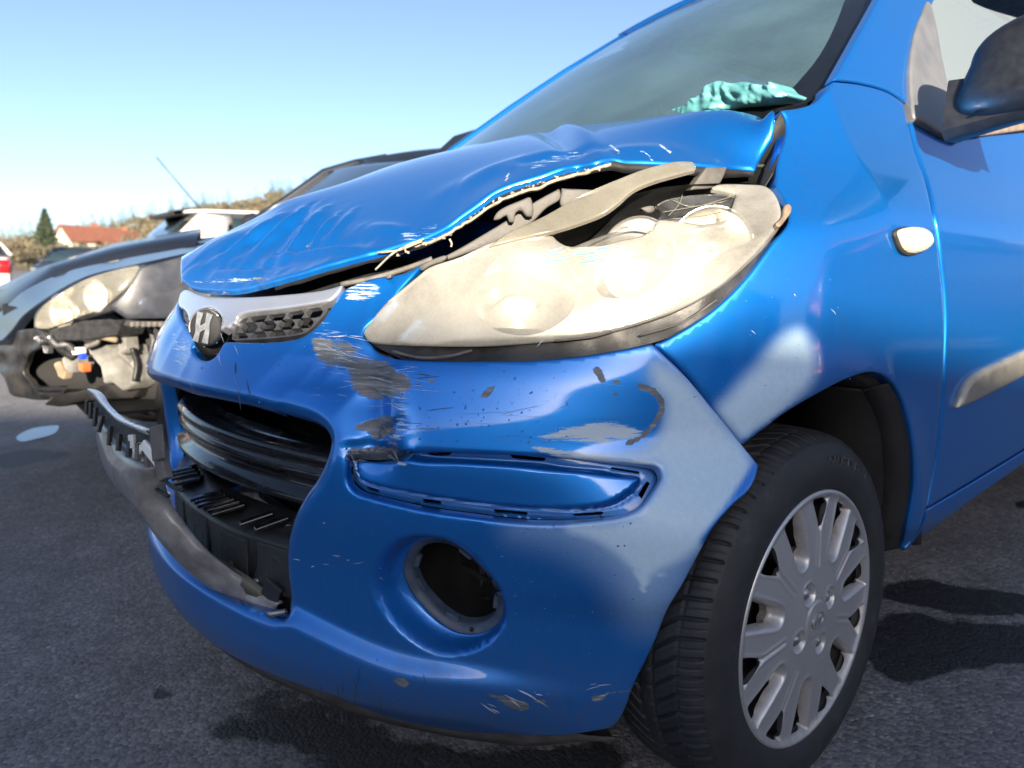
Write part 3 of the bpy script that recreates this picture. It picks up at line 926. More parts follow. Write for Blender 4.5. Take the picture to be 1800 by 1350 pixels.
def pix_surf(ctl, lam=1e-6, flip=False, n=60, pad=60):
    """a surface over sight-line angles whose depth runs smoothly through the given points in space"""
    P = np.array(ctl, float)
    px = proj(P)
    dpt = -((P - CAM) @ RC)[:, 2]
    f = RBF(px / 1000, dpt, lam)
    def fn(a, b):
        a, b = np.asarray(a, float), np.asarray(b, float)
        return CAM + ray(np.stack([a, b], -1) * 1000) * f(a, b)[:, None]
    mn, mx_ = px.min(0) - pad, px.max(0) + pad
    return Surf(fn, mn[0] / 1000, mx_[0] / 1000, n, mn[1] / 1000, mx_[1] / 1000, n, not flip)
pillar = panel('front_pillar', WR, [(1466, 140, 'c'), (1500, 79), (1546, -5, 'c'), (1570, -50), (1640, -50, 'c'), (1643, 0, 'c'), (1612, 60), (1600, 117), (1596, 181, 'c'), (1560, 159), (1510, 145)], [], .010, .014, M_BLUE, car, dict(primer=zero, scrape=zero, rub=zero, dirt_shade=zero), None, .003)
# far pillar, roof skin and body behind: plain but real
mb = MB()
fp = [wsurf(np.array([x]), np.array([t]))[0] for x, t in [(-.635, .0), (-.62, .2), (-.60, .4), (-.585, .6), (-.555, .9)]]
mb.tube(fp, .012, 10)
mb.build('front_pillar', M_BLUE, car, True)
mb = MB()
rf = []
for t in np.linspace(0, 1, 10):
    row = []
    for x in np.linspace(-.54, .54, 14):
        w0 = wsurf(np.array([x]), np.array([.87 - .08 * abs(x)]))[0]
        row.append([x * (1 + .02 * t), w0[1] + t * 1.9, w0[2] + .06 * math.sin(math.pi * min(t * 1.2, 1)) - .03 * t])
    rf.append(row)
mb.grid(rf)
roof_o = mb.build('roof', M_BLUE, car, True, thick=.02)
mb = MB()
mb.grid(np.array(rf) * np.array([.97, 1, 1]) - np.array([0, 0, .035]))
mb.build('headliner', mat_simple('grey_headliner', (.42, .42, .40), .9), roof_o, True, thick=.004)
# waist seal, side glass, mirror plate, mirror
M_SEAL = mat_simple('sunfaded_waist_seal', (.20, .15, .11), .5, 0, 0, 40, .3, .1, 300)
seal = panel('waist_seal', WR, [('p', [(1668, 243, 'c'), (1690, 235), (1740, 226), (1800, 216)]), ('ab', [ext((1740, 226), (1800, 216), 2.3), ext((1740, 226), (1800, 216), 2.5), ext((1740, 237), (1800, 229), 2.5), ext((1740, 237), (1800, 229), 2.3)]), ('p', [(1800, 229), (1740, 237), (1685, 244)])], [], .008, .01, M_SEAL, door, None, None, .004, lift=.004)
GLN = np.array([1.0, 0, .34])
GLP = WR.at([(1700, 232)])[0] - np.array([.004, 0, -.0])
def gplane(a, b):
    y, z = np.asarray(a, float), np.asarray(b, float)
    x = GLP[0] - .34 * (z - GLP[2]) - .10 * np.maximum(z - GLP[2], 0) ** 2
    return np.stack([x, y, z], -1)
GP = Surf(gplane, .8, 2.8, 80, .9, 1.5, 60)
m, nt, bs = new_mat('side_window_glass')
tr = nd(nt, 'ShaderNodeBsdfTransparent')
tr.inputs[0].default_value = (.30, .38, .40, 1)
gl = nd(nt, 'ShaderNodeBsdfGlossy')
gl.inputs['Roughness'].default_value = .02
fr = nd(nt, 'ShaderNodeFresnel')
fr.inputs[0].default_value = 1.55
mxs = nd(nt, 'ShaderNodeMixShader')
nt.links.new(fr.outputs[0], mxs.inputs[0])
dust_sky_film = nd(nt, 'ShaderNodeBsdfDiffuse')
dust_sky_film.inputs[0].default_value = (.55, .66, .70, 1)  # pale film painting the sky's reflection into the glass
mf = nd(nt, 'ShaderNodeMixShader', i_0=.30)
nt.links.new(tr.outputs[0], mf.inputs[1])
nt.links.new(dust_sky_film.outputs[0], mf.inputs[2])
nt.links.new(mf.outputs[0], mxs.inputs[1])
nt.links.new(gl.outputs[0], mxs.inputs[2])
nt.links.new(mxs.outputs[0], nt.nodes['Material Output'].inputs[0])
M_SIDEG = m
sg = panel('side_window', GP, [('p', [(1626, 10), (1640, -40), (1665, -90)]), ('ab', [(1.62, 1.40), (2.3, 1.43), (2.4, 1.16)]), ('p', [(1800, 222), (1740, 233), (1672, 247), (1640, 232)])], [], .03, .004, M_SIDEG, door)
M_PLATE = mat_simple('weathered_grey_mirror_plate', (.115, .12, .13), .45, 0, .15, 25, .12, .08, 500)
plate = panel('mirror_plate', GP, [(1623, 7), (1612, 30), (1600, 62), (1591, 117), (1592, 177), (1599, 216), (1630, 236), (1660, 250), (1673, 253), (1676, 246), (1664, 205), (1655, 150), (1647, 110), (1634, 40)], [], .008, .02, M_PLATE, door, None, None, .004, lift=.012)
platee = panel('plate_gasket', GP, [(1597, 213), (1630, 236), (1660, 252), (1674, 255), (1677, 246), (1668, 243), (1630, 226), (1603, 210)], [], .008, .012, M_SEAL, plate, None, None, .003, lift=.016)

# ------------------------------------------------------------------ door mirror
M_MIR = mat_simple('weathered_black_mirror_shell', (.011, .012, .015), .45, 0, .12, 60, .25, .2, 700)
mc = np.array([.882, 1.13, 1.108])
th, ph = np.meshgrid(np.linspace(0, 2 * math.pi, 49), np.linspace(-math.pi / 2, math.pi / 2, 29))
def sp(c, e): return np.sign(c) * np.abs(c) ** e
X = sp(np.cos(ph), .55) * sp(np.cos(th), .62) * .135
Yv = sp(np.cos(ph), .55) * sp(np.sin(th), .62) * .065
Z = sp(np.sin(ph), .62) * .083
Yv = np.where(Yv < 0, Yv * 1.15, Yv * .55)
Z = Z * (1 + .10 * X / .135) + .02 * X / .135
X = X - .03 * (Z < 0) * (-Z / .083)
mb = MB()
mb.grid(np.stack([mc[0] + .012 + X, mc[1] + Yv + .12 * X, mc[2] + Z], -1))
mirror = mb.build('door_mirror', M_MIR, car, True)
mb = MB()
a0, a1 = np.array([.735, 1.105, 1.040]), np.array([.90, 1.115, 1.060])
pr = [(-.035, -.024), (-.022, -.036), (.02, -.034), (.032, -.02), (.03, .03), (.0, .045), (-.03, .04)]
rows = []
for t in np.linspace(0, 1, 9):
    c = a0 + (a1 - a0) * t
    k = 1.0 + .28 * (1 - t) ** 2
    rows.append([[c[0], c[1] + u * k * .9, c[2] + v * k] for u, v in pr + pr[:1]])
mb.grid(rows)
mb.build('mirror_arm', M_MIR, mirror, True, bevel=.004)
mb = MB()
mb.tube([[.785, 1.062, 1.030], [.81, 1.063, 1.036], [.94, 1.07, 1.053]], .0022, 6)
mb.tube([[.792, 1.066, 1.083], [.788, 1.062, 1.038]], .0016, 6)
mb.build('mirror_seam', M_DARK, mirror, True)
mb = MB()
g = []
for v in np.linspace(-1, 1, 8):
    g.append([[mc[0] + .012 + u * .115, mc[1] + .045 + .12 * u * .115, mc[2] + v * .066 + .02 * u] for u in np.linspace(-1, 1, 10)])
mb.grid(g)
mb.build('mirror_glass', M_CHROME, mirror, True, thick=.004)

# ------------------------------------------------------------------ headlight
LB = [(638, 586), (647, 598), (670, 603), (709, 606), (798, 609), (869, 608), (976, 599), (1056, 588), (1122, 570), (1198, 541), (1264, 501), (1313, 457), (1349, 417), (1371, 384)]
LT = [(647, 567), (682, 527), (709, 504), (736, 482), (753, 469), (811, 449), (856, 427), (896, 416), (971, 412)]
LR = [(1372, 362), (1360, 338), (1344, 326), (1313, 323), (1260, 323)]
_b3 = WR.at(LB)
_cy2 = _cyl(.022)
_t3 = _cy2.at(LT[2:])
_r3b = _cy2.at([(1313, 323), (1260, 323), (1200, 330), (1100, 352)])
_lc = list(_b3[1:]) + list(_t3) + list(_r3b) + [WR.at([(1372, 362)])[0]]
LS0 = pix_surf(_lc, 3e-6)
_bul = [LS0.at([p])[0] for p in [(760, 545), (900, 510), (1050, 500), (1200, 440)]]
_bul = [p + (CAM - p) / np.linalg.norm(CAM - p) * d for p, d in zip(_bul, (.012, .022, .024, .018))]
LSF = pix_surf(_lc + _bul, 3e-6, n=110)

def lens_mat(name, tint, haze, rough):
    m, nt, bs = new_mat(name)
    out = nt.nodes['Material Output']
    tr = nd(nt, 'ShaderNodeBsdfTransparent')
    tr.inputs[0].default_value = (.97, .95, .88, 1)
    df = nd(nt, 'ShaderNodeBsdfDiffuse')
    tl = nd(nt, 'ShaderNodeBsdfTranslucent')
    n1 = noise(nt, 9, 5, .6)
    n2 = noise(nt, 260, 5, .75)
    spk = ramp(nt, n2.outputs[0], [(.40, tuple(c * .94 for c in tint)), (.6, tint)])
    nt.links.new(spk.outputs[0], df.inputs[0])
    tl.inputs[0].default_value = (*tint, 1)
    a = nd(nt, 'ShaderNodeMixShader', i_0=.4)
    nt.links.new(df.outputs[0], a.inputs[1])
    nt.links.new(tl.outputs[0], a.inputs[2])
    hz_ = ramp(nt, n1.outputs[0], [(.32, (max(0, haze - .2),) * 3), (.7, (min(1, haze + .2),) * 3)])
    sk = mathn(nt, 'MULTIPLY', mathn(nt, 'SUBTRACT', n2.outputs[0], .5), .22)
    b = nd(nt, 'ShaderNodeMixShader')
    nt.links.new(mathn(nt, 'ADD', hz_.outputs[0], sk, True), b.inputs[0])
    nt.links.new(tr.outputs[0], b.inputs[1])
    nt.links.new(a.outputs[0], b.inputs[2])
    gl = nd(nt, 'ShaderNodeBsdfGlossy')
    gl.inputs['Roughness'].default_value = rough
    fr = nd(nt, 'ShaderNodeFresnel')
    fr.inputs[0].default_value = 1.45
    c = nd(nt, 'ShaderNodeMixShader')
    nt.links.new(fr.outputs[0], c.inputs[0])
    nt.links.new(b.outputs[0], c.inputs[1])
    nt.links.new(gl.outputs[0], c.inputs[2])
    nt.links.new(c.outputs[0], out.inputs[0])
    bmp = nd(nt, 'ShaderNodeBump')
    bmp.inputs['Strength'].default_value = .10
    bmp.inputs['Distance'].default_value = .0015
    nt.links.new(n2.outputs[0], bmp.inputs['Height'])
    for s_ in (gl, df): nt.links.new(bmp.outputs[0], s_.inputs['Normal'])
    return m
M_LENS = lens_mat('yellowed_frosted_lens', (.58, .57, .52), .62, .10)
M_SHARD = lens_mat('broken_lens_plastic', (.34, .325, .27), .82, .2)
M_CLEAR = lens_mat('clear_lens_plastic', (.6, .63, .67), .10, .04)
M_ALU = mat_simple('aluminised_bezel', (.80, .80, .79), .36, .92, 0, 30, .08, .05, 200, .06)
M_BOWL = mat_simple('reflector_mirror', (.95, .94, .91), .36, 1.0, 0, 20, .04, 0, None, .05)

lens_main = [(638, 584), (641, 574), (647, 567), (682, 527), (709, 504), (736, 482), (753, 469), (811, 449), (856, 427), (896, 416), (971, 412, 'c'), (982, 423), (998, 431), (1029, 431), (1060, 429), (1087, 422), (1127, 413), (1147, 402), (1156, 386), (1180, 386), (1215, 391), (1232, 393), (1262, 388), (1276, 384), (1296, 338, 'c'), (1262, 331), (1252, 328), (1262, 323), (1313, 322), (1344, 325), (1360, 337), (1371, 362), (1371, 384), (1349, 417), (1313, 457), (1264, 501), (1198, 541), (1122, 570), (1056, 588), (976, 599), (869, 608), (798, 609), (709, 606), (670, 603), (647, 598)]
# the lamp body: a deep tub behind the lens
INW = np.array([-.62, .76, -.12])
INW /= np.linalg.norm(INW)
full = spline([(638, 584), (647, 567), (682, 527), (709, 504), (753, 469), (811, 449), (896, 416), (971, 394), (1050, 362), (1144, 332), (1200, 324), (1260, 321), (1313, 321), (1344, 325), (1360, 337), (1371, 362), (1371, 384), (1349, 417), (1313, 457), (1264, 501), (1198, 541), (1122, 570), (1056, 588), (976, 599), (869, 608), (798, 609), (709, 606), (647, 598)], True, 5)
rim = LSF.at(full)
cen = rim.mean(0)
mb = MB()
rows = [rim + INW * .004]
for t, k in [(.02, .99), (.05, .95), (.085, .86), (.12, .70), (.14, .4), (.145, .02)]:
    rows.append(cen + (rim - cen) * k + INW * t)
mb.grid([np.vstack([r, r[:1]]) for r in rows])
lamp = mb.build('headlight', M_BLACKP, car, True)
tag(lamp, 'cracked yellowed headlight with a broken strip of lens lifting off')
lens = panel('lens', LSF, lens_main, [], .006, .006, M_LENS, lamp, None, None, .0035)
tag(lens, 'frosted yellowish lens with a hole cracked in its top')
win = panel('lens_fragment', LSF, [(1153, 356, 'c'), (1170, 346), (1198, 340), (1240, 336), (1296, 336, 'c'), (1276, 383, 'c'), (1245, 391), (1215, 391), (1180, 384), (1158, 383), (1163, 370)], [], .008, .003, M_CLEAR, lamp, None, None, 0, lift=-.006)
tag(win, 'clear pane of lens with cracks')
mb = MB()
for q in [[(1180, 350), (1215, 362), (1290, 344)], [(1165, 372), (1200, 366), (1280, 352)], [(1180, 384), (1240, 378), (1283, 368)], [(1200, 341), (1192, 360), (1175, 378)]]:
    mb.tube(LSF.at(spline(q, False, 6)) + INW * .003, .0006, 5)
mb.build('crack', M_SHARD, lamp, True)
shard_px = [(860, 436, 'c'), (896, 411), (931, 396), (975, 377), (1020, 357), (1087, 337), (1144, 319), (1185, 310), (1211, 311, 'c'), (1215, 324, 'c'), (1180, 334), (1150, 343), (1113, 358), (1087, 379), (1064, 393), (1033, 402), (976, 413), (931, 419)]
shard = panel('lens_strip', LSF, shard_px, [], .006, .005, M_SHARD, lamp, None, lambda a, b, P, pp: -.004 - .022 * sstep(pp[:, 0], 900, 1150), .002)
tag(shard, 'broken strip of yellowed lens bent upwards')
# bezel and two reflector bowls
BZ = panel('bezel', LSF, [tuple(p) for p in (full[::3] - full.mean(0)) * np.array([.94, .90]) + full.mean(0)], [[(820, 520), (850, 470), (900, 450), (960, 452), (1000, 480), (1000, 530), (965, 570), (905, 585), (850, 570)], [(1035, 440), (1060, 405), (1110, 382), (1160, 378), (1190, 395), (1190, 440), (1160, 480), (1105, 500), (1055, 485)], [(1200, 430), (1225, 385), (1270, 355), (1310, 355), (1325, 385), (1305, 430), (1260, 465), (1220, 465)]], .010, .03, M_ALU, lamp, None, None, .003, lift=-.045)
def bowl(px, r, dpt, ax, name, mat, back=.074):
    c = LSF.at([px])[0] + INW * back
    ax = np.array(ax) / np.linalg.norm(ax)
    mb = MB()
    prof = [(r * t, dpt * t * t) for t in np.linspace(0.05, 1, 14)]
    mb.lathe(prof, c - ax * dpt * 1.0, ax, 40)
    o = mb.build(name, mat, lamp, True, thick=.002)
    return c, ax
c1, a1 = bowl((905, 522), .078, .05, (.50, -.85, .10), 'reflector', M_BOWL)
c2, a2 = bowl((1112, 440), .060, .045, (.30, -1, .04), 'reflector', M_BOWL)
c3, a3 = bowl((1255, 415), .058, .04, (.66, -.74, .12), 'reflector', M_BOWL)
il = panel('inner_lens', LSF, [(1000, 432), (1020, 415), (1060, 396), (1110, 383), (1145, 390), (1150, 402), (1120, 418), (1080, 428), (1030, 434)], [], .008, .004, M_CLEAR, lamp, None, None, 0, lift=-.024)
# lamp rim below: dark seal with a jagged edge, and the seam tab at the outer end
trim = panel('lamp_seal', WR, [(640, 590, 'c'), (655, 606), (690, 622), (733, 630), (833, 632), (933, 631), (1033, 622), (1110, 610), (1180, 592), (1250, 548), (1310, 492), (1360, 427), (1386, 376, 'c'), (1374, 372), (1352, 404), (1314, 448), (1264, 492), (1198, 532), (1122, 561), (1056, 578), (976, 590), (869, 599), (798, 600), (709, 597), (660, 590)], [], .007, .03, M_BLACKP, lamp, None, lambda a, b, P, pp: .012 + .004 * vnoise(pp[:, 0], pp[:, 1], .02, 4), 0)
for q, r in [([(690, 618), (740, 629), (790, 626), (830, 616)], .0022), ([(975, 599), (1040, 592), (1075, 583)], .0018), ([(1125, 590), (1200, 566), (1260, 527)], .0015)]:
    mb = MB()
    mb.tube(WR.at(spline(q, False, 6)), r, 6)
    mb.build('melted_seal', M_GREYP, lamp, True)
tab = panel('lamp_clip', WR, [(1376, 366), (1385, 363), (1388, 374), (1378, 390), (1366, 402), (1360, 398), (1372, 384)], [], .004, .006, M_SEAL, lamp, None, None, .002, lift=.006)
# paint scuffs left on the lens
M_TEAL = mat_simple('teal_paint_transfer', (.05, .33, .42), .5, 0, 0, 200, .5)
mb = MB()
for k in range(26):
    u, v = rng.uniform(930, 1090), rng.uniform(436, 462)
    L = rng.uniform(8, 34)
    q = LSF.at([(u, v), (u + L, v - L * .12 + rng.uniform(-2, 2))])
    w = (CAM - q[0]) / np.linalg.norm(CAM - q[0])
    up = np.array([0, 0, 1.]) * rng.uniform(.0004, .0011)
    mb.strip(q + w * .0012 - up, q + w * .0012 + up)
mb.build('paint_scuff', M_TEAL, lens, False)

# ------------------------------------------------------------------ bumper pieces
SUBM = dict(primer=zero, rub=lambda pp, V: mx(mask_poly(pp, [(690, 806), (700, 812), (712, 820), (708, 824), (690, 816)], 3) * .8, mask_poly(pp, [(820, 820), (850, 824), (862, 828), (840, 826)], 2) * .7), dirt_shade=lambda pp, V: .4 * sstep(np.where(inside(pp, _groove), -1, 1) * pdist(pp, _groove), -5, 1), scrape=lambda pp, V: mx(mask_poly(pp, [(610, 795), (640, 795), (645, 806), (614, 812)], 5) * .8, mask_line(pp, [(690, 812), (700, 816), (712, 822)], 3) * .7))  # rim dulled: matte paint plus recess shade put into the colour
_groove = spline([(622, 806), (700, 806), (850, 811), (1000, 822), (1100, 830), (1135, 836), (1128, 850), (1105, 872), (1070, 892), (1000, 902), (900, 900), (800, 889), (700, 872), (640, 856), (622, 846)], True, 6)
_gab = None
def insert_disp(a, b, P, pp):
    d = np.where(inside(pp, _groove), -1, 1) * pdist(pp, _groove)
    lip = .027 - .019 * (1 - sstep(d, -9, 1)) + .004 * np.exp(-(d / 3.0) ** 2)
    return lip
SLOTS = [[(742, 797), (785, 796), (784, 802), (766, 803), (746, 802)], [(895, 801), (960, 806), (958, 812), (930, 810), (897, 807)], [(1080, 817), (1132, 822), (1134, 826), (1100, 823), (1082, 821)],
         [(628, 863), (650, 869), (650, 876), (632, 871)], [(731, 888), (766, 893), (766, 900), (733, 896)], [(862, 907), (924, 912), (922, 918), (864, 914)], [(1005, 912), (1060, 904), (1058, 911), (1006, 917)], [(1128, 866), (1146, 838), (1152, 842), (1134, 874)]]
ins = panel('bumper_insert', WR, [(610, 798), (620, 794), (667, 791), (750, 791), (850, 794), (967, 801), (1067, 809), (1133, 814), (1158, 820), (1166, 837), (1153, 862), (1132, 889), (1113, 903), (1084, 913), (1004, 924), (916, 924), (827, 914), (738, 901), (647, 879), (619, 868), (606, 849), (606, 820)], [[(x, y) + ('c',) for x, y in s_] for s_ in SLOTS], .004, .006, M_BLUE, bumper, SUBM, insert_disp, 0, n=4)
# fog lamp ring: grey flange with lugs
_rc = WR.at(FOG_RING_PX := [tuple(p) for p in proj(wrap(FOG_RING[:, 0], FOG_RING[:, 1]))])
fc = _rc.mean(0)
u_, s_, vt = np.linalg.svd(_rc - fc)
fn = vt[2] if vt[2] @ (CAM - fc) > 0 else -vt[2]
fn = fn / np.linalg.norm(fn)
M_RING = mat_simple('scuffed_grey_plastic_ring', (.055, .075, .115), .5, 0, 0, 60, .3, .1, 400)
rin = fc + (_rc - fc) * .86
mb = MB()
o0, o1 = np.vstack([_rc, _rc[:1]]) - fn * .006, np.vstack([rin, rin[:1]]) - fn * .010
mb.grid([o0 + fn * .004, o1 + fn * .004, o1 - fn * .004, o1 - fn * .016])
ring = mb.build('fog_lamp_ring', M_RING, bumper, True)
n_ = len(rin)
for i in (2, 17, 30, 46, 56):
    mb = MB()
    i = i % n_
    t = rin[(i + 1) % n_] - rin[i - 1]
    mb.box(fc + (rin[i] - fc) * .96 - fn * .012, (.020, .010, .008), np.stack([t / np.linalg.norm(t), np.cross(fn, t / np.linalg.norm(t)), fn], 1))
    mb.build('ring_lug', M_RING, ring, False, bevel=.001)
for i in (13, 41):
    mb = MB()
    mb.lathe([(.0001, .0015), (.0028, .0015), (.0034, -.002)], fc + (rin[i % n_] - fc) * 1.07 - fn * .004, fn, 12)
    mb.build('ring_hole', M_DARK, ring, True)
# pocket behind the ring
mb = MB()
b0 = np.vstack([rin, rin[:1]])
mb.grid([b0 - fn * .012, fc + (b0 - fc) * 1.15 - fn * .05, fc + (b0 - fc) * 1.2 - fn * .16, fc + (b0 - fc) * .02 - fn * .17])
mb.build('fog_lamp_pocket', M_DARK, bumper, True)
mb = MB()
ux = np.cross([0, 0, 1.], fn)
ux /= np.linalg.norm(ux)
mb.box(fc - fn * .10 - ux * -.02, (.05, .004, .20), np.stack([ux, fn, np.cross(ux, fn)], 1))
mb.build('brace', mat_simple('brown_dusty_plastic', (.05, .042, .036), .7, 0, 0, 40, .4), bumper, False, bevel=.002)
# black lip under the bumper
M_LIP = mat_simple('dusty_black_lip', (.050, .047, .044), .8, 0, 0, 30, .4, .3, 300)
lipc = np.linspace(-.6, .86, 80)
zb = np.interp(lipc, [-.6, -.25, .0, .36, .5, .62, .71, .80, .86], [.165, .15, .15, .14, .095, .086, .092, .105, .115])
mb = MB()
x, y, nx, ny = plan(lipc)
d0 = inset(lipc, zb)
r = []
for dd, dz in [(.012, .012), (.014, -.012), (.028, -.030), (.07, -.036), (.16, -.02)]:
    k = 1 - sstep(lipc, .72, .86) * .75
    r.append(np.stack([x - nx * (d0 + dd), y - ny * (d0 + dd), np.maximum(zb + dz * k, .02)], -1))
mb.grid(r)
mb.build('lower_lip', M_LIP, bumper, True, thick=.003)
# broken plastic where the insert cracked
mb = MB()
for k in range(34):
    u, v = rng.uniform(606, 700), 795 + rng.normal(0, 4)
    if k > 22: u, v = rng.uniform(665, 700), rng.uniform(735, 795)
    p = WR.at([(u, v)])[0]
    w = (CAM - p) / np.linalg.norm(CAM - p)
    d = rng.normal(0, 1, 3)
    d /= np.linalg.norm(d)
    a = p + w * rng.uniform(-.002, .006)
    mb.prism([a, a + d * rng.uniform(.004, .016), a + np.cross(d, w) * rng.uniform(.002, .005)], rng.normal(0, .0012, 3))
mb.build('broken_plastic', mat_simple('torn_bumper_plastic', (.09, .11, .15), .7, 0, 0, 90, .5), bumper, False)

# ------------------------------------------------------------------ front wheel
_st, _cb = math.radians(3.70129373), math.radians(1.21534838)
WN = np.array([math.cos(_st) * math.cos(_cb), math.sin(_st) * math.cos(_cb), math.sin(_cb)])
WU = np.cross([0, 0, 1.], WN)
WU /= np.linalg.norm(WU)
WV = np.cross(WN, WU)
WC = np.array([.789, .6995, .2600])
def wp(r, th, h):
    return WC + WN * np.asarray(h)[..., None] + (np.asarray(r) * np.cos(th))[..., None] * WU + (np.asarray(r) * np.sin(th))[..., None] * WV
m, nt, bs = new_mat('tyre_rubber')
n1, n2 = noise(nt, 30, 6, .6), noise(nt, 700, 3)
c_ = ramp(nt, n1.outputs[0], [(.3, (.014, .015, .017)), (.6, (.024, .025, .028)), (.8, (.055, .055, .058))])
nt.links.new(c_.outputs[0], bs.inputs['Base Color'])
bs.inputs['Roughness'].default_value = .62
bump(nt, bs, n2.outputs[0], .25, .001)
M_TYRE = m
prof = spline([(.178, -.020), (.186, -.012), (.193, -.004), (.205, .001), (.222, .003), (.238, .000), (.252, -.006), (.262, -.013), (.2685, -.021), (.2725, -.030), (.2752, -.045), (.2765, -.070), (.277, -.092), (.2765, -.114), (.2752, -.139), (.2725, -.154), (.2685, -.163), (.255, -.176), (.23, -.184), (.19, -.17)], False, 9)
prof = resample(prof, .0022, False)
nT = 1440
TH = np.linspace(0, 2 * math.pi, nT, endpoint=False)
R = np.repeat(prof[:, 0][:, None], nT, 1) * .995
Hh = np.repeat(prof[:, 1][:, None], nT, 1)
T = np.repeat(TH[None], len(prof), 0)
lat = Hh + .092
al = np.abs(lat)
PIT = 66
def stripe(ph, wd, soft):
    f = np.abs((ph - np.floor(ph)) - .5) * 2
    return 1 - sstep(f, wd - soft, wd + soft)
tread = sstep(R, .2585, .266) * (al < .082)
ph = T * PIT / (2 * math.pi) + np.where(al < .045, al * 30, 1.35 + (al - .045) * 8) + .5 * (lat > 0)
g = stripe(ph, .17, .07) * sstep(al, .004, .010)
sip = stripe(ph * 2 + .5, .07, .05) * .5 * (al > .018)
sip2 = stripe(ph + .5, .06, .04) * .7 * (al > .05)
circ = np.exp(-((al - .0495) / .0013) ** 2) * .55 + np.exp(-((al - .012) / .0016) ** 2) * .5 + np.exp(-((al - .0745) / .0008) ** 2) * .12
dpt = .0062 * np.maximum.reduce([g, sip * .45, sip2 * .5, circ]) * tread
# fine ribs and rings on the side wall
side = (Hh > -.03) * (R > .196) * (R < .262)
dpt = dpt + side * (.0006 * np.exp(-((R - .2515) / .001) ** 2) + .0006 * np.exp(-((R - .2135) / .001) ** 2) - .0009 * np.exp(-((R - .207) / .0015) ** 2) - .0005 * np.exp(-((R - .258) / .0018) ** 2))
# contact patch pressed flat
P = wp(R - dpt, T, Hh)
P[..., 2] = np.maximum(P[..., 2], GZ + .0005)
nr = len(prof)
wheel_tyre_faces = []
idx = np.arange(nr * nT).reshape(nr, nT)
fa = np.stack([idx[:-1], np.roll(idx[:-1], -1, 1), np.roll(idx[1:], -1, 1), idx[1:]], -1).reshape(-1, 4)[:, ::-1]

# wheel cover: seven pairs of spokes
def cover_h(u, v):
    u, v = np.asarray(u, float), np.asarray(v, float)
    r = np.hypot(u, v)
    th = np.arctan2(v, u)
    S = 2 * math.pi / 7
    f = (th - math.radians(86.5) + S / 2) % S - S / 2
    x0, y0 = r * np.cos(f), r * np.sin(f)
    g_ = S / 2 - np.abs(f)
    x1, y1 = r * np.cos(g_), r * np.sin(g_)
    h = -.009 * (r / .19) ** 2 + .004 * np.exp(-(r / .055) ** 2)
    # narrow slot opening into a flare
    hw = .0018 + .0235 * np.clip((x0 - .128) / .050, 0, 1) ** 1.15
    dv = np.abs(y0) - hw
    dv = np.where(x0 < .078, np.hypot(y0, x0 - .078) - .0016, dv)
    dv = np.maximum(dv, x0 - .1765)
    dv0 = dv
    h = h - (.0045 + .010 * sstep(x0, .115, .15)) * (1 - sstep(dv, -.006 - .004 * sstep(x0, .12, .15), .001))
    # rounded pocket with a ramp
    hw = .0155 + .0075 * np.clip((x1 - .10) / .07, 0, 1)
    du = np.where(x1 < .104, np.hypot(y1, x1 - .104) - .0155, np.abs(y1) - hw)
    du = np.maximum(du, x1 - .1765)
    h = h - .018 * (1 - sstep(du, -.0080, .0012))
    # raised edges of the spokes
    h = h + .0012 * (np.exp(-((np.minimum(du, dv) - .0035) / .0022) ** 2)) * (r > .075) * (r < .176)
    # outer rim
    h = h + .006 * np.exp(-((r - .183) / .006) ** 2) - .010 * sstep(r, .187, .193)
    # nut wells, cap
    for k in range(4):
        a = math.radians(27 + 90 * k)
        d = np.hypot(u - .0475 * math.cos(a), v - .0475 * math.sin(a))
        h = h - .014 * (1 - sstep(d, .0118, .0158)) + .0012 * np.exp(-((d - .0175) / .002) ** 2)
    h = h - .0012 * np.exp(-((r - .0295) / .0011) ** 2) + .0016 * (1 - sstep(r, .027, .029))
    return h, np.minimum(du, dv0), r
def cover(u, v):
    h, d, r = cover_h(u, v)
    u, v = np.asarray(u, float), np.asarray(v, float)
    return WC + u[..., None] * WU * 1.02 + v[..., None] * WV * 1.02 + h[..., None] * WN
CV = Surf(cover, -.195, .195, 120, -.195, .195, 120)
_an = np.linspace(0, 2 * math.pi, 160, endpoint=False)
cov_out = np.stack([.1925 * np.cos(_an), .1925 * np.sin(_an)], 1)
cov_holes = []
S = 2 * math.pi / 7
for k in range(7):
    c0 = math.radians(86.5) + k * S
    for cc, pl in ((c0, [(.134, -.0020), (.145, -.0090), (.171, -.0195), (.1755, -.007), (.1755, .007), (.171, .0195), (.145, .0090), (.134, .0020)]), (c0 + S / 2, [(.108, -.0100), (.130, -.0130), (.152, -.0160), (.171, -.0180), (.1745, 0), (.171, .0180), (.152, .0160), (.130, .0130), (.108, .0100), (.101, 0)])):
        q = spline(pl, True, 4)
        cov_holes.append(np.stack([q[:, 0] * math.cos(cc) - q[:, 1] * math.sin(cc), q[:, 0] * math.sin(cc) + q[:, 1] * math.cos(cc)], 1))
m, nt, bs = new_mat('silver_wheel_cover_paint')
dn = noise(nt, 60, 7, .7)
d_ = attr(nt, 'dirt_shade')
dd_ = mathn(nt, 'MULTIPLY', d_, ramp(nt, dn.outputs[0], [(.3, (.35,) * 3), (.65, (1,) * 3)]).outputs[0])
fl = noise(nt, 2200, 2)
sil = ramp(nt, fl.outputs[0], [(.3, (.50, .51, .525)), (.7, (.64, .65, .66))])
nt.links.new(mixc(nt, dd_, sil.outputs[0], (.17, .12, .085)), bs.inputs['Base Color'])
nt.links.new(mixf(nt, dd_, .75, .0), bs.inputs['Metallic'])
nt.links.new(mixf(nt, dd_, .38, .7), bs.inputs['Roughness'])
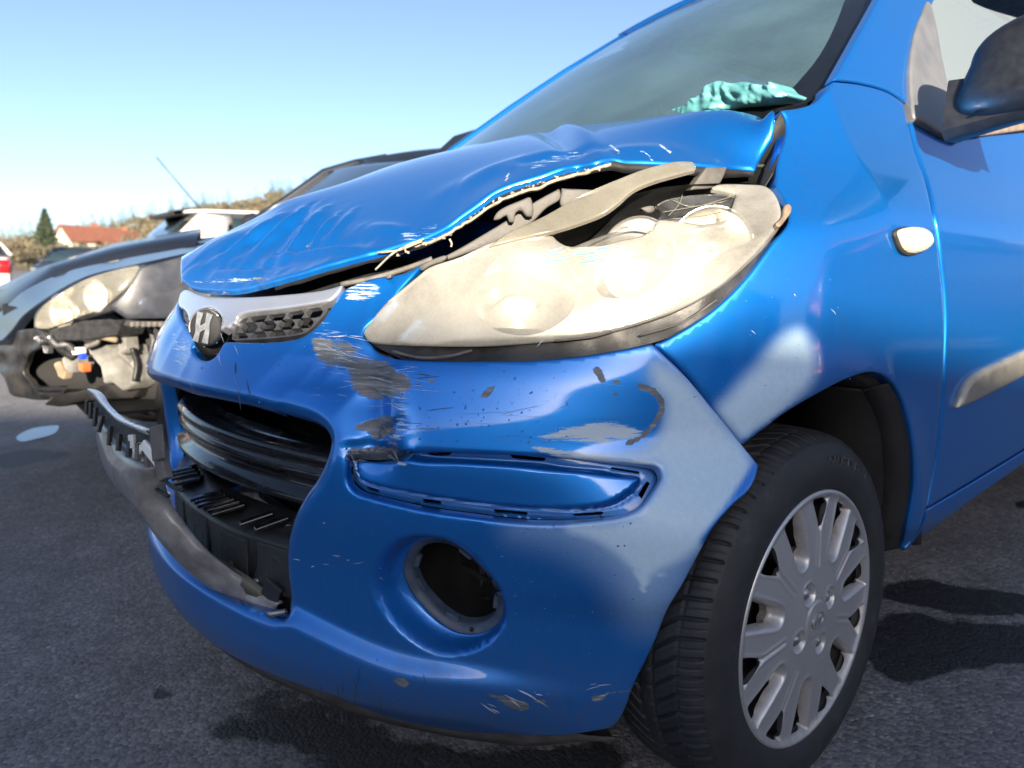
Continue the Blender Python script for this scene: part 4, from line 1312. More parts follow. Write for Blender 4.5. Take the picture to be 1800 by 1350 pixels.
bs.inputs['Coat Weight'].default_value = .25
bs.inputs['Coat Roughness'].default_value = .2
M_COVER = m
def cover_dirt(pp, V):
    q = V - WC
    u, v = q @ WU / 1.02, q @ WV / 1.02
    h, d, r = cover_h(u, v)
    return np.clip(.95 * (1 - sstep(d, -.007, .001)) * sstep(r, .07, .12) + .35 * sstep(r, .165, .18) * (v < -.02) * sstep(-v, .02, .15) + .12, 0, 1)
hub_nut_pts = [(WC + WU * .0475 * math.cos(math.radians(27 + 90 * k)) + WV * .0475 * math.sin(math.radians(27 + 90 * k))) for k in range(4)]
tyre_o = mesh_obj('wheel', P.reshape(-1, 3), fa.tolist(), M_TYRE, car)
tag(tyre_o, 'front wheel with black tyre and silver plastic wheel cover')
cover_o = panel('wheel_cover', CV, cov_out, cov_holes, .0026, .012, M_COVER, tyre_o, dict(dirt_shade=cover_dirt), None, 0)
mb = MB()
mb.lathe([(.187, -.012), (.185, -.03), (.172, -.05), (.165, -.06), (.10, -.052), (.001, -.046)], WC, WN, 60)
mb.build('steel_rim', mat_simple('rusty_black_steel', (.018, .013, .012), .6, .2, 0, 40, .5), tyre_o, True)
for p in hub_nut_pts:
    mb = MB()
    hexr = [(math.cos(a) * .0108, math.sin(a) * .0108) for a in np.linspace(0, 2 * math.pi, 7)[:-1] + .2]
    mb.prism([p - WN * .013 + WU * a + WV * b for a, b in hexr], WN * .008)
    mb.lathe([(.0001, .0), (.004, -.0008), (.0075, -.003), (.0098, -.0055)][::-1], p + WN * .001, WN, 20)
    mb.build('wheel_nut', M_STEEL, cover_o, True, bevel=.0008)
# cap emblem: oval ring with a slanted letter
mb = MB()
def cap(u, v, h=.0060): return WC + WU * u + WV * v + WN * h
tq = np.linspace(0, 2 * math.pi, 41)
tilt = math.radians(12)
el = [(.0165 * math.cos(t), .0115 * math.sin(t)) for t in tq]
el = [(a * math.cos(tilt) - b * math.sin(tilt), a * math.sin(tilt) + b * math.cos(tilt)) for a, b in el]
mb.tube([cap(a, b) for a, b in el], .0011, 6, False)
for poly in ([(-.0085, -.0075), (-.0055, -.0082), (-.0015, .0075), (-.0045, .0068)], [(.0015, -.0075), (.0045, -.0068), (.0085, .0075), (.0055, .0082)], [(-.005, -.0022), (.0045, .0002), (.005, .0026), (-.0045, .0003)]):
    mb.prism([cap(a * 1.05, b * 1.05, .0052) for a, b in poly], WN * .0014)
mb.build('emblem', M_STEEL, cover_o, True, bevel=.0003)
# raised lettering on the side wall
fc_ = bpy.data.curves.new('lettering', 'FONT')
fc_.body = 'MICHELIN'
fc_.size = .030
fc_.extrude = .0006
fc_.space_character = 1.15
fo_ = bpy.data.objects.new('lettering', fc_)
COL.objects.link(fo_)
bpy.context.view_layer.update()
dg = bpy.context.evaluated_depsgraph_get()
tm = fo_.evaluated_get(dg).to_mesh()
tv = np.array([v.co[:] for v in tm.vertices])
tf = [list(p.vertices) for p in tm.polygons]
bpy.data.objects.remove(fo_)
a = math.radians(88) - tv[:, 0] / .232
tp = wp(.221 + tv[:, 1], a, .0028 - .003 * np.abs((tv[:, 1] - .012) / .012) + tv[:, 2] * 1.0)
mesh_obj('sidewall_lettering', tp, tf, mat_simple('tyre_lettering', (.05, .05, .053), .55, 0, 0, 40, .2), tyre_o, False)

# ------------------------------------------------------------------ wheel well
M_LINER = mat_simple('felt_arch_liner', (.012, .012, .013), .85, 0, 0, 60, .4, .4, 300)
mb = MB()
rows = []
for t in np.linspace(math.radians(2), math.radians(200), 60):
    row = []
    for x, rr in [(.772, .352), (.765, .338), (.74, .332), (.66, .33), (.55, .33), (.45, .325), (.44, .30), (.435, .1)]:
        k = 1 + .10 * sstep(-t, 0, .5) + .02 * math.sin(t * 6)
        x = min(x, .772 - .19 * sstep(t, 1.75, 2.5))
        row.append([x, .70 + rr * k * math.cos(t) * 1.03, .285 + rr * math.sin(t)])
    rows.append(row)
mb.grid(rows)
liner = mb.build('wheel_arch_liner', M_LINER, car, True, thick=.003)
# return lip inside the rear of the arch
mb = MB()
q = WR.at(spline([(1571, 675), (1588, 705), (1601, 745), (1606, 790), (1607, 850), (1598, 910), (1586, 966)], False, 8))
mb.strip(q - np.array([.008, 0, 0]), q + np.array([-.035, -.028, -.012]))
mb.strip(q + np.array([-.035, -.028, -.012]), q + np.array([-.20, -.045, -.015]))
mb.build('arch_flap', M_LINER, liner, True, thick=.003)
M_CLIP = mat_simple('rusty_brown_clip', (.06, .038, .026), .7, 0, 0, 60, .4)
for px in [(1595, 784), (1588, 892), (1578, 938)]:
    p = hx(px, .748)
    mb = MB()
    mb.lathe([(.0001, .004), (.005, .0035), (.008, .001), (.0085, -.004)], p, (.5, -.8, 0), 14)
    mb.build('arch_clip', M_CLIP, liner, True)

# ------------------------------------------------------------------ what shows inside the nose
M_GLOSSB = mat_simple('glossy_black_plastic', (.012, .013, .016), .22, 0, .4, 40, .2)
def offc(s, off, z):
    x, y, nx, ny = plan(np.asarray(s, float))
    return np.stack([x - nx * off, y - ny * off, np.broadcast_to(z, np.shape(x))], -1)
ss_ = np.linspace(-.62, .62, 70)
mb = MB()
secs = [(.075, .386), (.062, .392), (.060, .402), (.078, .408), (.082, .425), (.068, .432), (.064, .438), (.070, .444), (.074, .452), (.064, .458), (.062, .464), (.072, .472), (.12, .476), (.15, .43), (.15, .39)]
mb.grid(np.stack([offc(ss_, o, z + .02 * (1 - (ss_ / .62) ** 2)) for o, z in secs], 1))
mb.build('bumper_beam', M_GLOSSB, car, True)
# upper support, radiator pack, side closers
mb = MB()
g = []
for z, off in [(.57, .11), (.62, .105), (.66, .115), (.70, .13), (.735, .155), (.76, .19), (.77, .30)]:
    g.append(offc(np.linspace(-.62, .50, 60), off, z))
mb.grid(g)
slam = mb.build('front_crossmember', M_BLACKP, car, True, thick=.003)
mb = MB()
mb.box((0, .36, .42), (1.05, .06, .50))
rad = mb.build('radiator', M_DARK, car, False, bevel=.006)
for k in range(14):
    mb = MB()
    mb.box((0, .327, .20 + k * .033), (.98, .006, .008))
    mb.build('radiator_bar', M_BLACKT, rad, False)
mb = MB()
mb.box((0, .72, .50), (.86, .5, .55))
mb.build('engine_block', M_DARK, car, False, bevel=.03)
for sg in (-1, 1):
    mb = MB()
    mb.grid([[(sg * .60, .40 + .04 * j, .16 + .09 * i) for j in range(9)] for i in range(6)])
    mb.build('inner_wing', M_DARK, car, False, thick=.004)
mb = MB()
mb.grid(np.stack([offc(np.linspace(-.92, -.405, 24), .035 + .5 * max(0, z - .6), z) for z in np.linspace(.19, .66, 8)], 1))
mb.build('bumper_lining', M_DARK, car, True, thick=.003)
# air guide with ribs in the mouth
mb = MB()
zt = .345
mb.grid(np.stack([offc(np.linspace(-.40, .37, 50), o, z) for o, z in [(.060, zt - .14), (.056, zt - .07), (.052, zt - .01), (.056, zt), (.07, zt + .003), (.085, zt + .010), (.10, zt + .03)]], 1))
guide = mb.build('air_guide', M_BLACKP, car, True, thick=.003)
for k, s0 in enumerate([-.19, -.16, -.13, -.09, .035, .055, .075, .095, .115, .135, .22, .26]):
    a = offc(np.array([s0]), .050, zt + .008)[0]
    b = offc(np.array([s0 + .03]), .092, zt + .022)[0]
    mb = MB()
    mb.box((a + b) / 2, (np.linalg.norm(b - a), .018 if k % 3 else .030, .006), frame(b - a))
    mb.build('rib', M_GLOSSB, guide, False, bevel=.0015)
for s0, o0, dz in [(.07, .052, -.045), (.20, .052, -.05), (.31, .050, -.045), (-.06, .052, -.045)]:
    p = offc(np.array([s0]), o0, zt + dz)[0]
    x, y, nx, ny = plan(np.array([s0]))
    R_ = np.stack([[-ny[0], nx[0], 0], [nx[0], ny[0], 0], [0, 0, 1]], 1)
    mb = MB()
    mb.box(p, (.075, .006, .075), R_)
    mb.lathe([(.022, .003), (.019, .005), (.016, -.002)], p, (nx[0], ny[0], 0), 24)
    mb.build('duct_plate', M_BLACKT, guide, False, bevel=.003)
p = offc(np.array([.20]), .046, .285)[0]
mb = MB()
mb.lathe([(.0001, .006), (.004, .005), (.006, 0)], p, (.2, -1, .2), 12)
mb.build('dried_leaf_scrap', M_CLIP, guide, True)

# ------------------------------------------------------------------ upper grille: bright bar, honeycomb, badge
BAR = [(316, 532), (319, 520, 'c'), (328, 511), (357, 520), (428, 524), (499, 520), (570, 512), (604, 503, 'c'), (600, 512), (583, 530), (563, 535), (499, 545), (430, 554), (419, 560, 'c'), (416, 570), (410, 572), (403, 579), (398, 577), (390, 583, 'c'), (392, 560), (380, 546), (366, 543), (353, 550), (347, 565), (345, 578, 'c'), (336, 571), (333, 556), (326, 546), (318, 541)]
bar = panel('grille_bar', WR, BAR, [], .004, .014, M_CHROME, car, None, None, .003, lift=.004, n=5)
tag(bar, 'bright satin bar over the grille, broken at the badge')
M_GRILLE = mat_simple('dusty_grille_plastic', (.050, .052, .058), .5, 0, 0, 60, .25, .2, 500)
hexs = []
mesh_px = [(404, 594), (416, 562), (430, 554), (499, 545), (563, 535), (574, 540), (558, 562), (536, 582), (499, 590), (430, 595)]
mpoly = spline(mesh_px, True, 5)
_t = np.roll(mpoly, -1, 0) - np.roll(mpoly, 1, 0)
_n = np.stack([-_t[:, 1], _t[:, 0]], 1) / np.linalg.norm(_t, axis=1)[:, None]
if not inside((mpoly + _n * .5)[:1], mpoly)[0]: _n = -_n
minset = mpoly + _n * 3.0
def clip_convex(sub_, clp):
    """the part of an outline that lies inside a convex one"""
    out = [np.array(p, float) for p in sub_]
    c0 = np.mean(clp, 0)
    for a, b in zip(clp, np.roll(clp, -1, 0)):
        e = b - a
        sgn = np.sign(e[0] * (c0 - a)[1] - e[1] * (c0 - a)[0])
        f = lambda p: sgn * (e[0] * (p - a)[1] - e[1] * (p - a)[0])
        src, out = out, []
        for p, q in zip(src, src[1:] + src[:1]):
            fp, fq = f(p), f(q)
            if fp >= 0: out.append(p)
            if fp * fq < 0: out.append(p + (q - p) * fp / (fp - fq))
        if not out: return []
    return out
for r_ in range(-1, 5):
    for c_ in range(-2, 10):
        cx, cy = 402 + c_ * 33 + (16.5 if r_ % 2 else 0), 541 + r_ * 17.5 - (c_ + (.5 if r_ % 2 else 0)) * 2.6
        h_ = np.array([(cx + 14.0 * a * 1.02, cy + 9.4 * b - .08 * 14 * a) for a, b in [(-.6, -1), (.6, -1), (1.05, 0), (.6, 1), (-.6, 1), (-1.05, 0)]])
        k = clip_convex(minset, h_)
        if len(k) < 3: continue
        k = np.array(k)
        ar = abs(np.sum(k[:, 0] * np.roll(k[:, 1], -1) - k[:, 1] * np.roll(k[:, 0], -1))) / 2
        if ar > 45: hexs.append([tuple(p) + ('c',) for p in k[np.linalg.norm(k - np.roll(k, 1, 0), axis=1) > .6]])
mesh_o = panel('grille_mesh', WR, mesh_px, hexs, .0035, .009, M_GRILLE, car, None, None, 0, lift=-.004, n=3, smooth=False)
lm_ = panel('grille_mesh', WR, [(319, 543), (326, 548), (332, 558), (334, 572), (328, 570), (321, 558)], [[(322, 549), (326, 550), (326, 555), (323, 555)], [(326, 558), (330, 559), (331, 565), (328, 565)]], .003, .012, M_GRILLE, car, None, None, 0, lift=-.004, n=3)
# badge: dark disc, ring and H
bc = WR.at([(370, 577)])[0]
bn = np.array([.62, -.80, .10])
bn /= np.linalg.norm(bn)
bu = np.cross([0, 0, 1.], bn)
bu /= np.linalg.norm(bu)
bv = np.cross(bn, bu)
mb = MB()
mb.lathe([(.0001, .004), (.0245, .003), (.0275, .001), (.028, -.006)], bc + bn * .012, bn, 40)
badge = mb.build('badge', M_BLACKT, car, True)
tag(badge, 'round badge with a silver slanted H, its ring broken off')
def bp(u, v, h=.0165): return bc + bu * u + bv * v + bn * h
mb = MB()
tq = np.linspace(math.radians(40), math.radians(200), 24)
mb.tube([bp(.0285 * math.cos(t), .0285 * math.sin(t), .012) for t in tq], .0020, 8)
mb.build('ring', M_STEEL, badge, True)
M_LET = mat_simple('scuffed_silver_letter', (.34, .36, .38), .42, .5, 0, 90, .35)
mb = MB()
for pl, w in (([(-.0120, -.0215), (-.0085, -.008), (-.0085, .004), (-.0050, .0235)], .0036), ([(.0050, -.0235), (.0085, -.004), (.0085, .008), (.0120, .0215)], .0036), ([(-.0085, -.0035), (.0, .0), (.0085, .0035)], .0042)):
    c = spline(pl, False, 6)
    t = np.gradient(c, axis=0)
    nn = np.stack([-t[:, 1], t[:, 0]], 1) / np.linalg.norm(t, axis=1)[:, None]
    e = w * (1 + .5 * np.linspace(-1, 1, len(c)) ** 2)[:, None]
    mb.strip([bp(a, b, .0178 + .0002 * w * 1e3) for a, b in c - nn * e], [bp(a, b, .0178 + .0002 * w * 1e3) for a, b in c + nn * e])
mb.build('letter', M_LET, badge, False, thick=.0016)
# dark cup under the badge
mb = MB()
mb.lathe([(.031, .0), (.03, -.02), (.001, -.022)], bc + np.array([0, .0, -.012]), bn, 30)
mb.build('badge_cup', M_DARK, car, True)

# ------------------------------------------------------------------ torn-off lower grille hanging out of the mouth
def fr_pt(px, k):
    """k 0: out in front of the nose, k 1: home in the lower corner of the mouth"""
    y = -.085 + .16 * k ** 2.2
    return hy(px, y)
def curve3(pl, ks, n=10):
    q = spline(pl, False, n)
    kk = np.interp(np.linspace(0, 1, len(q)), np.linspace(0, 1, len(ks)), ks)
    t_ = np.linspace(0, len(q) - 1, 61)
    i_ = np.arange(len(q))
    q = np.stack([np.interp(t_, i_, q[:, 0]), np.interp(t_, i_, q[:, 1])], 1)
    kk = np.interp(t_, i_, kk)
    return np.array([fr_pt(tuple(p), k) for p, k in zip(q, kk)])
m, nt, bs = new_mat('sooty_satin_black_trim')
sn = noise(nt, 22, 7, .7)
c_ = ramp(nt, sn.outputs[0], [(.3, (.10, .10, .105)), (.7, (.30, .295, .29))])
nt.links.new(c_.outputs[0], bs.inputs['Base Color'])
bs.inputs['Roughness'].default_value = .36
bs.inputs['Coat Weight'].default_value = .3
M_TRIM = m
top = curve3([(174, 742), (196, 770), (222, 800), (256, 818), (270, 838), (283, 880), (312, 925), (352, 972), (398, 1008), (440, 1036), (484, 1062)], [0, .05, .15, .28, .40, .5, .6, .72, .85, .95, 1])
bot = curve3([(170, 752), (174, 785), (184, 820), (205, 855), (235, 885), (262, 912), (283, 945), (315, 985), (365, 1030), (420, 1064), (478, 1086)], [0, .05, .12, .22, .32, .42, .55, .66, .8, .92, 1])
mid = (top + bot) / 2
N_ = len(top)
bulge = np.array([.0, -1, .1]) * (.016 * np.sin(np.linspace(0, 1, N_) * math.pi))[:, None]
mb = MB()
lay = []
for k in np.linspace(0, 1, 9):
    c = top * (1 - k) + bot * k + bulge * math.sin(math.pi * k) ** .8
    if k < .35: c = c + np.array([0, .006, .0]) * (1 + math.cos(k * 18))
    lay.append(c)
mb.grid(lay)
torn = mb.build('torn_lower_grille', M_TRIM, car, True, thick=.004)
tag(torn, 'lower grille trim torn loose and hanging out of the bumper mouth')
# pale broken upper rail with clip teeth
ra = curve3([(153, 688), (160, 692), (178, 710), (205, 738), (232, 752), (262, 764)], [0, 0, .05, .1, .18, .26])
rb = curve3([(168, 686), (180, 692), (192, 710), (216, 734), (244, 748), (266, 756)], [0, 0, .05, .1, .18, .26])
mb = MB()
mb.grid([ra, (ra + rb) / 2 + np.array([0, -.006, .004]), rb])
M_RAIL = mat_simple('bare_pale_trim', (.80, .82, .84), .3, .2, .3, 20, .2)
rail = mb.build('broken_rail', M_RAIL, torn, True, thick=.003)
mb = MB()
rc2 = curve3([(157, 712), (175, 735), (200, 765), (235, 790), (262, 800)], [0, .05, .1, .2, .3])
mb.grid([ra, (ra + rc2) / 2 + np.array([0, .02, 0]), rc2])
mb.build('rail_back', M_BLACKT, torn, True, thick=.003)
for t in np.linspace(0, 1, 9):
    i = int(t * (len(ra) - 1))
    j = int(t * (len(rc2) - 1))
    d = np.array([-.25, -.2, -.95]) + rng.normal(0, .12, 3)
    p = ra[i] * .35 + rc2[j] * .65
    mb = MB()
    mb.box(p + d * .012, (.009, .006, rng.uniform(.022, .036)), frame([1, .2, .1], -d))
    mb.build('clip_tooth', M_BLACKP if t < .8 else M_GREYP, torn, False, bevel=.001)
# bracket pieces at the bend
for px, k, sz, ang in [((277, 778), .28, (.030, .004, .045), .3), ((268, 800), .30, (.05, .006, .014), -.6), ((232, 776), .2, (.014, .006, .020), .2), ((243, 792), .22, (.022, .005, .016), .7), ((285, 812), .36, (.02, .012, .05), .5)]:
    p = fr_pt(px, k)
    mb = MB()
    mb.box(p, sz, frame([math.cos(ang), .3, math.sin(ang)], (0, .1, 1)))
    mb.build('torn_bracket', M_GREYP if sz[2] > .02 else M_RAIL, torn, False, bevel=.0015)
wire_px = [[(288, 800), (285, 830), (295, 850), (320, 862)], [(270, 838), (276, 860), (296, 872)]]
for q in wire_px:
    mb = MB()
    mb.tube(np.array([fr_pt(tuple(p), .45) for p in spline(q, False, 6)]), .0028, 7)
    mb.build('seal_lip', M_RUBBER, torn, True)
# inner mesh strip with olive tint and clip lugs in the lower corner
ia = curve3([(310, 930), (352, 958), (400, 990), (440, 1015), (482, 1050)], [.7, .8, .88, .95, 1.02])
ib = curve3([(322, 965), (352, 990), (398, 1020), (440, 1046), (480, 1068)], [.7, .8, .88, .95, 1.02])
mb = MB()
mb.grid([ia, (ia + ib) / 2 + np.array([0, -.008, 0]), ib])
mb.build('mesh_strip', mat_simple('olive_dusty_plastic', (.075, .073, .055), .5, 0, .1, 30, .35), torn, True, thick=.003)
for q, L in [((352, 940), .0), ((418, 985), 1), ((440, 1000), 1), ((462, 1020), 1), ((478, 1040), 1)]:
    p = fr_pt(q, 1.0)
    mb = MB()
    mb.box(p, (.032, .006, .034), frame([.75, .45, -.5], (0, -.2, 1)))
    mb.build('clip_lug', M_BLACKT if L else M_RAIL, torn, False, bevel=.002)
for q in [(447, 1022), (434, 1070), (484, 1078)]:
    p = fr_pt(q, .97)
    mb = MB()
    mb.lathe([(.0001, .010), (.005, .010), (.006, .006), (.0045, 0), (.0045, -.016)], p, (-.6, -.7, -.2), 12)
    mb.build('push_pin', M_STEEL, torn, True)
sp_ = panel('scoop', pix_surf([fr_pt((352, 930), .9), fr_pt((405, 962), .95), fr_pt((424, 965), 1.0), fr_pt((405, 985), .95), fr_pt((350, 925), .85)], 1e-4), [(350, 930), (375, 945), (410, 960), (426, 964), (420, 972), (402, 976), (380, 962)], [], .005, .003, M_STEEL, torn)

# ------------------------------------------------------------------ bonnet underside and the parts under it
_eb = [(477, 494), (556, 471), (605, 457), (659, 443), (710, 427), (743, 417), (783, 398), (807, 380), (833, 362), (867, 337), (900, 323), (950, 308), (993, 293), (1030, 287), (1067, 279), (1080, 279), (1100, 283), (1133, 284), (1200, 287), (1267, 292), (1324, 297)]
e3 = HD.at(spline(_eb, False, 8))
inn = np.array([-.70, .62, 0])
mb = MB()
w = vnoise(np.arange(len(e3)), np.zeros(len(e3)), .23, 2)
def under(d, dz):
    xy = e3[:, :2] + np.array([-.45, .75]) * d
    return np.stack([xy[:, 0], xy[:, 1], np.minimum(hood(np.clip(xy[:, 0], -.6, .66), np.clip(xy[:, 1], .03, .78))[:, 2] - dz, 1.05)], 1)
mb.grid([e3 + np.array([-.003, .006, -.003]), under(.009, .018), under(.05, .018), under(.20, .03)])
und = mb.build('bonnet_underside', M_DARK, bonnet, True, thick=.002)
i0, i1 = 34, 118
seg = e3[i0:i1]
k = np.linspace(0, 1, len(seg))
drop = (.004 + .010 * np.sin(k * math.pi) + .0015 * vnoise(np.arange(len(seg)), np.zeros(len(seg)), .35, 4))[:, None] * np.array([0, 0, -1.]) + .001 * vnoise(np.arange(len(seg)), np.ones(len(seg)), .5, 6)[:, None] * np.array([1., 0, 0])
mb = MB()
mb.grid([seg + inn * .006 + drop, seg + inn * .001 + drop + np.array([0, 0, -.003]) * (1 + .5 * vnoise(np.arange(len(seg)), np.zeros(len(seg)), .9, 8))[:, None], seg + inn * .010 + drop + np.array([0, 0, -.005])])
mb.build('torn_hem', M_PRIMER, bonnet, True, thick=.0015)
mb = MB()
for i in range(30, 110):
    if rng.random() < .55:
        p = e3[i] + inn * .007 + np.array([0, 0, -.006 - rng.random() * .008])
        mb.box(p, rng.uniform(.002, .006, 3), frame(rng.normal(0, 1, 3)))
fo = mb.build('foam_crumbs', M_PRIMER, bonnet, False)
fo['kind'] = 'stuff'
# strands of torn sealant near the nose end
for q in [[(745, 420), (715, 432), (690, 446), (660, 474)], [(742, 424), (712, 436), (700, 440), (664, 444)], [(716, 430), (712, 437), (714, 444)], [(790, 420), (794, 428), (793, 434)]]:
    mb = MB()
    mb.tube(_cyl(.006).at(spline(q, False, 6)), .0016, 6)
    mb.build('sealant_strand', M_PRIMER, bonnet, True)
M_GLASSD = mat_simple('dark_car_glass', (.02, .035, .045), .06, 0, .6, 10, .2)
CYB = _cyl(-.012)
M_GREYL = mat_simple('plain_grey_plastic', (.075, .072, .068), .62, 0, 0, 50, .3, .2, 400)  # one even grey for lamp brackets and garage doors
for pl, off in [([(757, 464), (800, 441), (862, 405), (902, 380), (945, 352), (984, 331, 'c'), (986, 348), (960, 366), (930, 396), (880, 421), (830, 442), (790, 456)], .0),
                ([(868, 386), (876, 371), (932, 345, 'c'), (936, 356), (937, 379), (926, 380), (916, 369), (906, 375), (904, 389), (896, 390), (890, 378), (879, 385)], .018),
                ([(988, 331, 'c'), (1076, 338), (1040, 352), (1010, 363), (986, 361)], .004), ([(1243, 294, 'c'), (1280, 293, 'c'), (1262, 326), (1214, 334, 'c'), (1228, 314)], .006),
                ([(1128, 366), (1150, 362), (1152, 370), (1140, 374)], .01), ([(737, 470), (770, 452), (785, 449), (783, 457), (755, 468), (742, 476)], .014), ([(676, 486), (684, 482), (689, 485), (682, 490)], .012)]:
    o = panel('lamp_bracket', _cyl(off), pl, [], .006, .012, M_GREYL, car, None, None, .002, n=5)
mb = MB()
mb.tube(_cyl(-.02).at(spline([(600, 500), (660, 488), (720, 470), (760, 455)], False, 6)), .004, 8)
mb.build('lamp_stay', M_GREYP, car, True)
# bonnet gap at the fender: dark channel
mb = MB()
q = WR.at(spline([(1362, 300), (1367, 283), (1380, 247), (1384, 227), (1382, 207), (1375, 193)], False, 6))
mb.grid([q + np.array([-.003, .0, -.004]), q + np.array([-.03, -.004, -.05]), q + np.array([-.11, -.02, -.06]), q + np.array([-.2, -.02, -.10])])
mb.build('gutter', M_DARK, fender, True, thick=.002)
mb = MB()
mb.grid([[(x, rear_y(x) + dy, 1.0 - .02 * (x / .64) ** 2 + dz) for x in np.linspace(-.66, .66, 20)] for dy, dz in [(-.05, -.06), (.0, -.05), (.03, -.03), (.05, -.01)]])
mb.build('cowl', M_BLACKT, car, True, thick=.004)

# ------------------------------------------------------------------ cabin
M_DASH = mat_simple('grey_dashboard', (.028, .029, .031), .6, 0, 0, 90, .2, .3, 600)
M_SEAT = mat_simple('dark_seat_cloth', (.02, .021, .024), .9, 0, 0, 120, .3, .3, 500)
mb = MB()
rows = []
for y_, z_ in [(.74, .985), (.80, 1.0), (.90, 1.01), (1.05, 1.03), (1.18, 1.035), (1.24, 1.0), (1.27, .9), (1.24, .7)]:
    rows.append([(x, y_ - .05 * (1 - (x / .66) ** 2), z_ + (.035 * math.exp(-((x - .36) / .16) ** 2) if y_ > 1 else 0)) for x in np.linspace(-.66, .66, 24)])
mb.grid(rows)
mb.build('dashboard', M_DASH, car, True, thick=.01)
mb = MB()
tq = np.linspace(0, 2 * math.pi, 40)
mb.tube([(.36 + .18 * math.cos(t), 1.38 - .07 * math.sin(t), 1.0 + .165 * math.sin(t)) for t in tq], .014, 8, False)
mb.build('steering_wheel', M_BLACKT, car, True)
for x in (-.36, .36):
    mb = MB()
    rows = []
    for z_, y_, w in [(.55, 1.95, .24), (.75, 1.98, .25), (1.0, 2.05, .23), (1.18, 2.12, .20), (1.22, 2.14, .16)]:
        rows.append([(x + w * math.cos(t), y_ + .07 * math.sin(t), z_) for t in np.linspace(0, 2 * math.pi, 20)])
    mb.grid(rows)
    seat = mb.build('seat', M_SEAT, car, True)
    mb = MB()
    mb.lathe([(.001, .09), (.07, .08), (.085, .03), (.085, -.04), (.06, -.08), (.001, -.085)], (x, 2.17, 1.33), (0, .2, 1), 18)
    mb.build('headrest', M_SEAT, seat, True)
# rest of the body shell
mb = MB()
pts = []
for y_ in np.linspace(.66, 3.3, 24):
    pts.append([(-(W_ - d), y_, z_) for z_, d in [(.25, .04), (.34, .01), (.6, .0), (.85, .015), (.97, .07), (1.2, .15), (1.42, .22)] if z_ < 1 or y_ > 1.5])
n7 = [p for p in pts if len(p) == 7]
n5 = [p for p in pts if len(p) == 5]
mb.grid([p[:5] for p in pts])
mb.grid([[(x, 3.30 - .06 * (abs(x) / .78) ** 3 - .25 * max(0, z_ - .9), z_) for x in np.linspace(-.77, .77, 14)] for z_ in (.28, .5, .8, .95, 1.2, 1.45)])
mb.grid([[(WR.fn(np.array([s]), np.array([z_]))[0]) for s in np.linspace(2.46, 3.75, 10)] for z_ in (.44, .5, .6, .8, .95, 1.08, 1.17)])
mb.build('body_shell', M_BLUE, car, True, thick=.01)
mb = MB()
mb.grid([[(-(W_ - d) + .03, y_, z_) for y_ in np.linspace(y0_, 3.25, 12)] for z_, d, y0_ in [(.93, .06, .76), (1.2, .165, 1.06), (1.40, .21, 1.34), (1.53, .255, 1.60), (1.58, .275, 1.72)]])
mb.build('far_side_window', M_GLASSD, car, True, thick=.006)
mb = MB()
mb.grid([[(x, y_, .42) for x in (-.62, -.3, .3, .62)] for y_ in (1.1, 2, 3.2)])
mb.build('floor_pan', M_DARK, car, False, thick=.01)

# crumpled bag on the dashboard
m, nt, bs = new_mat('teal_crumpled_plastic')
n1 = noise(nt, 26, 5, .6)
c_ = ramp(nt, n1.outputs[0], [(.3, (.05, .21, .23)), (.7, (.12, .34, .35))])
nt.links.new(c_.outputs[0], bs.inputs['Base Color'])
bs.inputs['Roughness'].default_value = .5
bs.inputs['Subsurface Weight'].default_value = .1
bs.inputs['Subsurface Radius'].default_value = (.01, .02, .02)
M_BAG = m
bs_ = [hy(p, .80) for p in [(1195, 200), (1380, 172), (1290, 160), (1300, 190), (1240, 175), (1350, 155), (1170, 196)]]
BGS = pix_surf(bs_, 1e-4)
def crumple(a, b, P, pp):
    r = 0
    for f_, s_, w in ((.020, 1, .010), (.045, 2, .006), (.10, 3, .003)):
        n_ = vnoise(pp[:, 0] + 9 * vnoise(pp[:, 0], pp[:, 1], .03, 8), pp[:, 1] * 1.4, f_, s_)
        r = r + w * (1 - 2 * np.abs(n_))
    return -r
bag = panel('plastic_bag', BGS, [(1165, 200), (1180, 192), (1206, 184), (1230, 168), (1250, 152), (1268, 143), (1285, 147), (1313, 144), (1325, 148), (1345, 150), (1362, 146), (1370, 156), (1383, 166), (1368, 174), (1335, 181), (1300, 186), (1260, 193), (1210, 202)], [], .004, .05, M_BAG, None, None, crumple, .004)
tag(bag, 'crumpled teal plastic bag lying on the dashboard behind the windscreen', 'bag')

